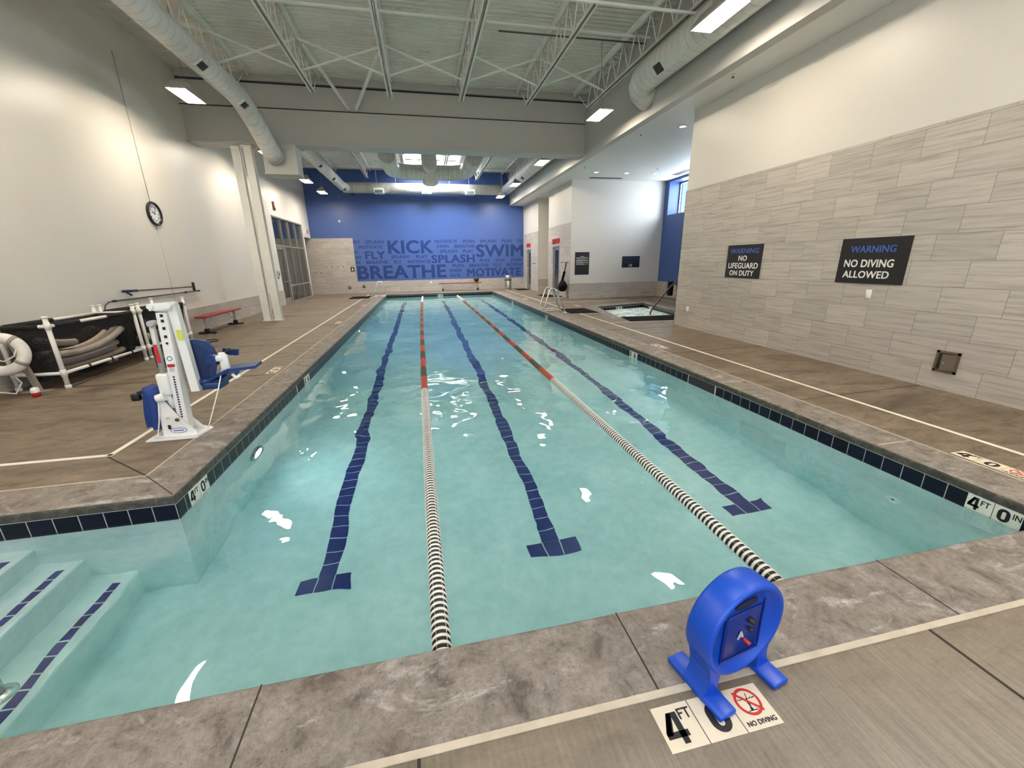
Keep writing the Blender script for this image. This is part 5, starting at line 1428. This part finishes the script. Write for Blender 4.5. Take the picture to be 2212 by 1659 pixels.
for ang, L, w in ((300, 0.10, 0.014), (36, 0.15, 0.010)):
    a = math.radians(90 - ang); p = MX2 @ Vector((L * math.cos(a), L * math.sin(a), 0.028)); q = MX2 @ Vector((-0.03 * math.cos(a), -0.03 * math.sin(a), 0.028))
    MB().bar(q, p, w, 0.002, 0, (1, 0, 0)).build('hand', M_INK, t)
tag(MB().tube([(WL + 0.008, 11.50, 3.09), (WL + 0.008, 11.51, 5.97)], 0.006, 6).build('clock_cable', M_GREY), 'thin cable running up the left wall from the clock', 'cable')
tag(MB().tube([(WL + 0.006, 11.52, 0.65), (WL + 0.006, 11.52, 2.60)], 0.004, 6).build('clock_cable', M_GREY), 'thin cable running down the left wall below the clock', 'cable')
# strobe, exit sign, card reader
t = thing('fire_strobe', 'red and white fire alarm strobe above the storefront', 'fire alarm', (WL, 20.26, 4.06))
MB().bbox((0, -0.12, -0.17), (0.05, 0.12, 0.17), 0.012).build('housing', pm('dark_red_plastic', srgb(92, 44, 36), 0.5), t); MB().bbox((0.05, -0.06, -0.1), (0.09, 0.10, 0.12), 0.015).build('strobe_lens', pm('strobe_lens', srgb(220, 206, 186), 0.3), t)
t = thing('exit_sign', 'small red lettered EXIT sign on the left wall by the blue corner', 'sign', (WL, 25.17, 3.38))
MB().bbox((0, -0.17, -0.11), (0.03, 0.17, 0.11), 0.006).build('housing', M_PVC, t)
mb = MB(); letters(mb, 'EXIT', frame((0.03, 0, 0), (0, 1, 0), (0, 0, 1)), -0.14, 0.14, -0.075, 0.075, 0.05); mb.build('lettering', M_RED, t)
t = thing('card_reader', 'grey access control box on the left wall beside the storefront door', 'control box', (WL, 19.32, 1.31))
MB().bbox((0, -0.10, -0.12), (0.06, 0.10, 0.12), 0.01).build('box', M_GREY, t); MB().box((0.06, -0.03, -0.06), (0.063, 0.06, 0.06)).build('screen', M_BLACK, t); MB().bbox((0, -0.06, -0.2), (0.03, 0.0, -0.13), 0.005).build('button', M_BLACK, t)

# ================================================================== BENCHES, BIN
M_BRED = pm('red_coated_bench', srgb(150, 48, 44), 0.5, 0, 0.08, 8.0, 0.2)
def bench(loc, rz, L, lab):
    t = thing('bench', lab, 'bench', loc, rz, 'red benches')
    MB().bbox((-0.13, -L / 2, 0.415), (0.13, L / 2, 0.465), 0.012).build('seat', M_BRED, t)
    for s in (-1, 1):
        y = s * (L / 2 - 0.22)
        mb = MB(); mb.bar((0, y, 0.0), (0, y, 0.42), 0.06, 0.05, 0, (0, 1, 0)); mb.build('leg', M_GREY, t)
        MB().tube([(0, y - s * 0.02, 0.12), (0, y - s * 0.42, 0.415)], 0.010, 8).build('brace', M_GREY, t)
        mb = MB(); mb.bbox((-0.20, y - 0.04, 0.0), (0.20, y + 0.04, 0.045), 0.008); mb.bbox((-0.05, y - 0.045, 0.04), (0.05, y + 0.045, 0.13), 0.008); mb.build('foot', M_BLACK, t)
bench((-5.52, 12.72, 0), 0, 2.15, 'red bench with black feet against the left wall')
bench((2.25, 25.42, 0), PI / 2, 2.55, 'long red bench against the far wall under the word mural')
t = thing('exercise_ball', 'dark round ball resting on the right end of the far bench', 'ball', (3.24, 25.42, 0.465))
Mb = Matrix.Translation((0, 0, 0.16))
MB().lathe([(0.16 * math.sin(PI * k / 16) + 1e-4, -0.16 * math.cos(PI * k / 16)) for k in range(17)], 24, 0, Mb).build('ball', pm('dark_rubber', srgb(44, 42, 40), 0.35), t)
M_SS = pm('brushed_stainless', srgb(196, 192, 184), 0.28, 0.9, 0.05, 12.0)
t = thing('trash_can', 'round stainless trash can with a black band by the far right corner', 'trash can', (5.17, 25.2, 0))
MB().lathe([(0.001, 0.01), (0.20, 0.01), (0.205, 0.03), (0.205, 0.54), (0.20, 0.55)], 32).build('body', M_SS, t)
MB().lathe([(0.205, 0.53), (0.235, 0.535), (0.235, 0.56), (0.205, 0.565)], 32).build('band', M_BLACK, t)
MB().lathe([(0.19, 0.56), (0.20, 0.57), (0.20, 0.80), (0.17, 0.83), (0.001, 0.84)], 32).build('lid', M_SS, t)

# ================================================================== LADDER RAILS, SPA RAIL, MATS
M_CHROME = pm('polished_stainless', srgb(222, 220, 214), 0.26, 1.0, 0.03, 12.0)
def smooth_path(pts, it=3):
    pts = [Vector(p) for p in pts]
    for _ in range(it):
        q = [pts[0]]
        for a, b in zip(pts, pts[1:]): q += [a * 0.75 + b * 0.25, a * 0.25 + b * 0.75]
        q.append(pts[-1]); pts = q
    return pts
def ladder(x, y, s, lab):
    t = thing('ladder_rails', lab, 'ladder rails', (x, y, 0), 0, 'grab rails of the pool ladders')
    for yy in (-0.25, 0.25):
        p = [(0.52 * s, yy, 0.0), (0.36 * s, yy, 0.32), (0.20 * s, yy, 0.70), (0.09 * s, yy, 0.80), (-0.03 * s, yy, 0.77), (-0.08 * s, yy, 0.60), (-0.18 * s, yy, 0.30), (-0.20 * s, yy, 0.12), (-0.07 * s, yy, 0.085), (0.12 * s, yy, 0.09), (0.34 * s, yy, 0.10), (0.44 * s, yy, 0.0)]
        MB().tube(smooth_path(p), 0.027, 14).build('rail', M_CHROME, t)
        mb = MB()
        for xx in (0.52, 0.44): mb.lathe([(0.024, 0.02), (0.045, 0.012), (0.048, 0.0)], 18, 0, Matrix.Translation((xx * s, yy, 0.004)))
        mb.build('escutcheon', M_CHROME, t)
ladder(4.02, 13.05, 1, 'pair of looped stainless grab rails on the right pool edge before the spa')
ladder(-2.03, 21.8, -1, 'pair of looped stainless grab rails at the far left pool edge')
t = thing('spa_handrail', 'stainless handrail slanting up from the front edge of the spa', 'handrail', (6.72, 11.3, 0.0))
MB().tube(smooth_path([(0.0, 0, 0.0), (0.0, 0, 0.10), (0.10, 0.0, 0.26), (0.62, 0.0, 0.86), (0.75, 0, 0.95), (0.86, 0, 0.86), (0.86, 0, 0.05)]), 0.024, 14).build('rail', pm('dark_steel_rail', srgb(74, 70, 64), 0.35, 0.5), t)
MB().lathe([(0.024, 0.02), (0.05, 0.012), (0.052, 0.0)], 18, 0, Matrix.Translation((0, 0, 0.004))).build('escutcheon', M_CHROME, t)
t = thing('entry_handrail', 'base flange of a stainless handrail on the pool steps at the left edge', 'handrail', (-2.36, 2.13, -0.76 + 0.0))
MB().tube([(0, 0, 0), (-0.012, 0.0, 0.30), (-0.06, 0.0, 1.0), (-0.5, 0, 1.45)], 0.024, 14).build('rail', M_CHROME, t)
MB().lathe([(0.024, 0.03), (0.055, 0.02), (0.065, 0.0), (0.001, 0.0)], 20).build('flange', M_CHROME, t)
M_MAT = mesh_mat('black_rubber_mat', (0.022, 0.021, 0.02), 0.94)
def mat(poly, lab):
    tag(MB().prism(poly, 0.003, 0.014).build('floor_mat', pm('black_rubber', srgb(22, 20, 19), 0.95, 0, 0.15, 40.0, 0.5, 0.08)), lab, 'mat', 'black rubber floor mats')
mat([(4.62, 12.52), (5.55, 12.45), (5.55, 13.75), (4.62, 13.8)], 'black mat behind the right ladder rails, left of the spa')
mat([(5.56, 10.33), (7.4, 10.1), (7.4, 11.05), (5.70, 11.2)], 'black mat along the front edge of the spa')
mat([(5.62, 18.75), (6.22, 18.75), (6.22, 20.15), (5.62, 20.15)], 'black mat in front of the STEAM door')
mat([(5.5, 23.9), (6.2, 23.9), (6.2, 24.95), (5.5, 24.95)], 'black mat in front of the red lettered door by the blue wall')
mat([(-3.62, 21.6), (-2.68, 21.6), (-2.68, 23.0), (-3.62, 23.0)], 'black mat on the left deck by the far ladder rails')

# ================================================================== SIGNS, LETTERING
M_SIGN = pm('black_sign_panel', srgb(24, 23, 24), 0.5)
M_SBLUE = pm('sign_blue_print', srgb(64, 92, 168), 0.5)
M_SWHITE = pm('sign_white_print', srgb(226, 224, 218), 0.5)
M_SDIM = pm('sign_dim_blue_print', srgb(42, 52, 104), 0.5)
def sign(lab, o, right, w, h, rows):
    """rows: (text, x0, x1, y0, y1, material index) as fractions of the panel, from its lower left"""
    t = thing('wall_sign', lab, 'sign', o)
    M = frame((0, 0, 0), right, (0, 0, 1))
    MB().box((0, 0, 0), (w, h, 0.008), 0, M).build('panel', M_SIGN, t)
    for i, m in enumerate((M_SBLUE, M_SWHITE, M_SDIM)):
        mb = MB(); k = 0
        for s, a, b, c, d, mi in rows:
            if mi != i: continue
            if s == '': mb.box((a * w, c * h, 0.008), (b * w, d * h, 0.0092), 0, M)
            else: letters(mb, s, M, a * w, b * w, c * h, d * h, 0.022, 0, 0.0085)
            k += 1
        if k: mb.build('lettering', m, t)
xw = WR - c_ - 0.001
sign('black sign reading WARNING NO DIVING ALLOWED on the right tile wall', (xw, 5.33, 1.255), (0, -1, 0), 0.945, 0.635,
     [('WARNING', .16, .82, .68, .83, 0), ('NO DIVING', .10, .83, .36, .53, 1), ('ALLOWED', .11, .80, .12, .28, 1)])
sign('black sign reading WARNING NO LIFEGUARD ON DUTY on the right tile wall', (xw, 7.785, 1.25), (0, -1, 0), 0.93, 0.64,
     [('WARNING', .10, .90, .74, .89, 0), ('NO', .36, .60, .52, .68, 1), ('LIFEGUARD', .08, .93, .29, .46, 1), ('ON DUTY', .14, .84, .07, .23, 1)])
rows = [('SPA RULES', .14, .86, .86, .92, 2), ('', .35, .65, .80, .815, 1)]
for k, (y, b) in enumerate(((.76, .93), (.745, .9), (.70, .95), (.685, .7), (.635, .93), (.62, .95), (.605, .9), (.59, .5), (.54, .95), (.525, .92), (.51, .6), (.46, .9), (.445, .62))): rows.append(('', .08, b, y, y + .008, 1))
rows += [('', .30, .55, .065, .072, 2)]
sign('tall black SPA RULES sign on the white spa wall', (6.55, ALF - 0.001, 1.03), (1, 0, 0), 0.655, 0.945, rows)
sign('black MAXIMUM CAPACITY 12 sign on the white spa wall', (8.765, ALF - 0.001, 1.295), (1, 0, 0), 0.85, 0.48,
     [('MAXIMUM', .06, .94, .70, .93, 2), ('CAPACITY', .06, .94, .38, .61, 2), ('12', .40, .58, .07, .29, 1)])
def wall_word(s, y0, y1, z0, z1, lab):
    mb = MB(); M = frame((xw, 0, 0), (0, -1, 0), (0, 0, 1))
    letters(mb, s, M, -y1, -y0, z0, z1, 0.0, 0, 0.006, 0.03)
    tag(mb.build('wall_lettering', M_RED), lab, 'lettering')
wall_word('STEAM', 18.84, 19.86, 2.40, 2.63, 'red STEAM letters above the steam room door')
wall_word('SAUNA', 24.05, 24.95, 2.42, 2.64, 'small red letters above the door nearest the blue wall')
WORDS = [("SH",-3.69,-3.35,2.76,2.94),("SPLASH",-3.01,-2.00,2.75,2.94),("MOTIVATE",-3.43,-2.11,2.48,2.66),("AY",-3.68,-3.48,2.20,2.38),("SH",-3.68,-3.36,1.92,2.10),("IM",-3.68,-3.43,1.64,1.81),("KICK",-1.81,0.79,2.18,2.93),("FLY",-3.11,-1.99,1.91,2.34),("SPLASH",-1.67,-0.67,1.93,2.10),("PLAY",-0.24,0.42,1.91,2.10),("BREATHE",-3.08,-1.88,1.64,1.82),("FLY",-1.53,-1.10,1.63,1.81),("MOTIVATE",-0.74,0.58,1.63,1.81),("BREATHE",-3.64,1.48,0.78,1.54),("SPLASH",0.65,3.25,1.62,2.09),("MOTIVATE",0.90,2.23,2.75,2.94),("PUSH",2.58,3.28,2.75,2.94),("SPLASH",3.60,4.61,2.75,2.93),("PLAY",4.96,5.60,2.75,2.94),("KIC",5.94,6.32,2.75,2.94),("SWIM",1.00,1.71,2.48,2.66),("BREATHE",2.05,3.27,2.47,2.66),("SPLASH",1.17,2.19,2.20,2.38),("PLAY",2.54,3.19,2.19,2.38),("SWIM",3.34,6.32,1.92,2.66),("PLAY",3.56,4.19,1.64,1.82),("KICK",4.54,5.14,1.64,1.82),("SWIM",5.50,6.20,1.63,1.82),("PUSH",1.87,2.57,1.36,1.55),("BREATHE",2.90,4.09,1.35,1.54),("FLY",4.43,4.89,1.35,1.54),("MOTIVAT",5.22,6.32,1.35,1.54),("SWIM",1.68,2.40,1.07,1.26),("KICK",1.73,2.34,0.80,0.98),("MOTIVATE",2.73,6.14,0.78,1.27)]
t = thing('word_mural', 'dark blue swimming words lettered across the lower blue far wall', 'mural', (0, WF, 0))
MWf = frame((0, -0.0005, 0), (1, 0, 0), (0, 0, 1))
M_WORD = pm('dark_blue_vinyl', srgb(22, 53, 114), 0.45, 0, 0.05)
for s, x0, x1, z0, z1 in WORDS:
    mb = MB(); letters(mb, s, MWf, x0, x1, z0, z1, 0.035, 0, 0.0008, 0.0006); mb.build('lettering', M_WORD, t)

# ================================================================== SMALL WALL FITTINGS
yt = WF - c_
for k, (x, z, lab) in enumerate(((-5.30, 1.515, 'small black coat hook on the far tile wall, upper row, leftmost'), (-4.98, 1.51, 'small black coat hook on the far tile wall, upper row, second'), (-4.67, 1.505, 'small black coat hook on the far tile wall, upper row, third'), (-4.37, 1.51, 'small black coat hook on the far tile wall, upper row, rightmost'), (-5.93, 1.195, 'small black coat hook on the far tile wall, lower row, left'), (-5.62, 1.19, 'small black coat hook on the far tile wall, lower row, right'))):
    t = thing('coat_hook', lab, 'hook', (x, yt, z), 0, 'coat hooks on the far tile wall')
    MB().bbox((-0.02, -0.01, -0.03), (0.02, 0, 0.03), 0.004).build('plate', M_GRILLE, t); MB().tube([(0, 0, 0), (0, -0.05, -0.01), (0, -0.06, 0.025)], 0.009, 8).build('prong', M_GRILLE, t)
for y, z, lab in ((18.43, 1.56, 'coat hook right of the STEAM door, left of three'), (18.05, 1.56, 'coat hook right of the STEAM door, middle of three'), (17.68, 1.56, 'coat hook right of the STEAM door holding the black bag'), (23.6, 1.50, 'coat hook beside the far right door, left of three'), (23.3, 1.50, 'coat hook beside the far right door, middle of three'), (23.0, 1.50, 'coat hook beside the far right door, right of three')):
    t = thing('coat_hook', lab, 'hook', (xw, y, z), 0, 'coat hooks by the steam and sauna doors')
    MB().bbox((-0.01, -0.02, -0.03), (0, 0.02, 0.03), 0.004).build('plate', M_GRILLE, t); MB().tube([(0, 0, 0), (-0.05, 0, -0.01), (-0.06, 0, 0.025)], 0.009, 8).build('prong', M_GRILLE, t)
for y, lab in ((18.66, 'small dark push button beside the STEAM door'), (22.9, 'small dark push button beside the far right door')):
    t = thing('push_button', lab, 'button', (xw, y, 1.13), 0, 'push buttons by the doors')
    MB().bbox((-0.012, -0.035, -0.05), (0, 0.035, 0.05), 0.005).build('plate', M_SS, t); MB().tube([(-0.012, 0, 0), (-0.024, 0, 0)], 0.018, 12).build('button', M_BLACK, t)
My = Matrix(((1, 0, 0, 0), (0, 0, -1, 0), (0, 1, 0, 0), (0, 0, 0, 1)))
for x, z, lab, open_ in ((-4.17, 0.345, 'round grey drain cover low on the far tile wall, left of two', 0), (-3.36, 0.375, 'round grey drain cover with a dark centre low on the far wall, right of two', 1)):
    t = thing('wall_drain', lab, 'drain', (x, yt, z), 0, 'round drains on the far wall')
    MB().lathe([(0.001, 0.02), (0.09, 0.018), (0.10, 0.0)], 24, 0, My).build('cover', pm('galvanised_cover', srgb(128, 122, 112), 0.45, 0.5), t)
    if open_: MB().lathe([(0.001, 0.03), (0.035, 0.028), (0.04, 0.018)], 16, 0, My).build('cap', M_GRILLE, t)
t = thing('restroom_sign', 'small black square sign with a white figure at the edge of the far tile', 'sign', (-3.885, yt, 1.355))
MB().box((-0.10, -0.012, -0.13), (0.10, 0, 0.13)).build('plate', M_SIGN, t)
mb = MB(); mb.lathe([(0.001, 0.014), (0.025, 0.013)], 14, 0, My @ Matrix.Translation((0, 0.06, 0))); mb.prism([(-0.045, -0.03), (0.045, -0.03), (0.035, 0.03), (-0.035, 0.03)], 0.0125, 0.0135, 0, My); mb.box((-0.02, -0.0135, -0.09), (0.02, -0.0125, -0.03)); mb.build('pictogram', M_SWHITE, t)
t = thing('security_camera', 'small white security camera high on the blue wall', 'camera', (-4.27, WF, 3.96))
MB().tube([(0, 0, 0), (0, -0.04, 0)], 0.055, 16).build('base', M_PVC, t); MB().bar((0, -0.03, 0.0), (0.02, -0.17, -0.05), 0.075, 0.075).build('camera_body', M_PVC, t); MB().lathe([(0.001, 0.002), (0.025, 0.0)], 12, 0, Matrix.Translation((0.02, -0.171, -0.05)) @ My).build('lens', M_BLACK, t)
t = thing('wall_spotlight', 'small black spotlight under the left end of the far duct', 'spotlight', (-3.3, 25.0, 5.30))
MB().tube([(0, 0, 0), (0, 0, -0.06)], 0.012, 8).build('stem', M_BLACK, t); MB().tube([(-0.05, 0, -0.05), (0.09, -0.04, -0.13)], 0.045, 14).build('head', M_BLACK, t)
def outlet(M_, lab, o, w=0.075, h=0.118):
    t = thing('wall_outlet', lab, 'outlet', o, 0, 'white wall plates')
    MB().bbox((-w / 2, -h / 2, 0), (w / 2, h / 2, 0.008), 0.003, 1, 0, M_).build('cover_plate', M_PVC, t)
    mb = MB()
    for s in (-1, 1): mb.lathe([(0.001, 0.0095), (0.004, 0.009)], 8, 0, M_ @ Matrix.Translation((0, s * h * 0.36, 0)))
    mb.build('screw', M_GREY, t)
Mrw = frame((0, 0, 0), (0, -1, 0), (0, 0, 1))
outlet(Mrw, 'white blank plate on the tile wall under the no diving sign', (xw, 4.79, 1.11), 0.085, 0.125)
outlet(Mrw, 'white wall plate low on the tile wall near its far corner', (xw, 8.94, 0.45), 0.10, 0.14)
outlet(frame((0, 0, 0), (1, 0, 0), (0, 0, 1)), 'small white outlet on the far tile base left of the bench', (0.52, yt, 0.50), 0.09, 0.13)
# recessed hose box
t = thing('hose_bib_box', 'recessed metal hose box with its door ajar low on the right tile wall', 'wall box', (xw, 3.67, 0.36))
M_BRZ = pm('bronze_steel', srgb(124, 112, 96), 0.4, 0.7, 0.1, 8.0)
mb = MB(); w, h, f = 0.118, 0.132, 0.028
for a, b in (((-w, -h), (-w + f, h)), ((w - f, -h), (w, h)), ((-w, -h), (w, -h + f)), ((-w, h - f), (w, h))): mb.box((*a, 0), (*b, 0.018), 0, Mrw)
mb.build('frame', M_BRZ, t)
MB().box((-w + f, -h + f, 0.001), (w - f, h - f, 0.003), 0, Mrw).build('recess', M_DARK, t)
Md = Mrw @ Matrix.Translation((w - f - 0.004, 0, 0.008)) @ Matrix.Rotation(math.radians(24), 4, 'Y')
MB().box((-0.125, -h + f + 0.004, 0), (0.0, h - f - 0.004, 0.006), 0, Md).build('door', M_BRZ, t)
MB().lathe([(0.001, 0.012), (0.008, 0.01), (0.009, 0.006)], 12, 0, Md @ Matrix.Translation((-0.10, -0.01, 0))).build('lock', M_SS, t)
# bag and sandals by the steam door
M_BAG = pm('black_nylon', srgb(13, 13, 14), 0.8, 0, 0.2, 9.0, 0.3, 0.15)
t = thing('backpack', 'black bag hanging by its strap from a hook beside the STEAM door', 'bag', (6.10, 17.72, 0.0))
prof = [(0.02, 0.32), (0.14, 0.34), (0.22, 0.42), (0.24, 0.55), (0.20, 0.66), (0.12, 0.76), (0.06, 0.84)]
mb = MB(); mb.lathe(prof, 20); 
for i, v in enumerate(mb.v): mb.v[i] = Vector((v.x * 0.78, v.y * 1.38 + 0.14 * math.sin(v.z * 7) * 0.5, v.z + 0.02 * math.sin(v.y * 25)))
mb.build('bag_body', M_BAG, t)
mb = MB(); mb.add([(-0.05, 0.18, 0.56), (0.05, 0.18, 0.58), (0.0, 0.42, 0.50), (0.0, 0.22, 0.42)], [(0, 1, 2), (0, 2, 3), (1, 3, 2), (0, 3, 1)]); mb.build('flap', M_BAG, t)
mb = MB(); mb.bar((0, 0.02, 0.80), (0.09, 0.0, 1.18), 0.10, 0.05, 0, (0, 1, 0)); mb.bar((0.09, 0.0, 1.16), (0.15, -0.04, 1.56), 0.04, 0.015, 0, (0, 1, 0)); mb.build('strap', M_BAG, t)
def sandal(x, y, rz, m, lab):
    t = thing('sandal', lab, 'sandal', (x, y, 0), rz, 'sandals by the steam door')
    V = [(0.05 * math.cos(a) * (1 if math.sin(a) > 0 else 0.8), 0.14 * math.sin(a)) for a in [2 * PI * k / 20 for k in range(20)]]
    MB().prism(V, 0.0, 0.03).build('sole', m, t)
    MB().tube([(-0.05, 0.03, 0.02), (-0.03, 0.04, 0.08), (0.03, 0.04, 0.08), (0.05, 0.03, 0.02)], 0.022, 8).build('upper', M_BLACK, t)
sandal(6.02, 18.28, 0.5, M_PVC, 'white soled sandal on the deck below the black bag, left of the pair')
sandal(6.16, 18.0, 0.2, M_GREY, 'sandal on the deck below the black bag, right of the pair')
# towel hook with dark gear behind the tile wall corner, above the spa rail
t = thing('hanging_towel', 'dark cloth hanging at the edge of the right tile wall above the spa rail', 'towel', (7.44, 11.5, 0.0))
mb = MB(); mb.bbox((-0.05, -0.09, 0.55), (0.07, 0.09, 0.98), 0.03, 3); mb.build('cloth', M_BAG, t)
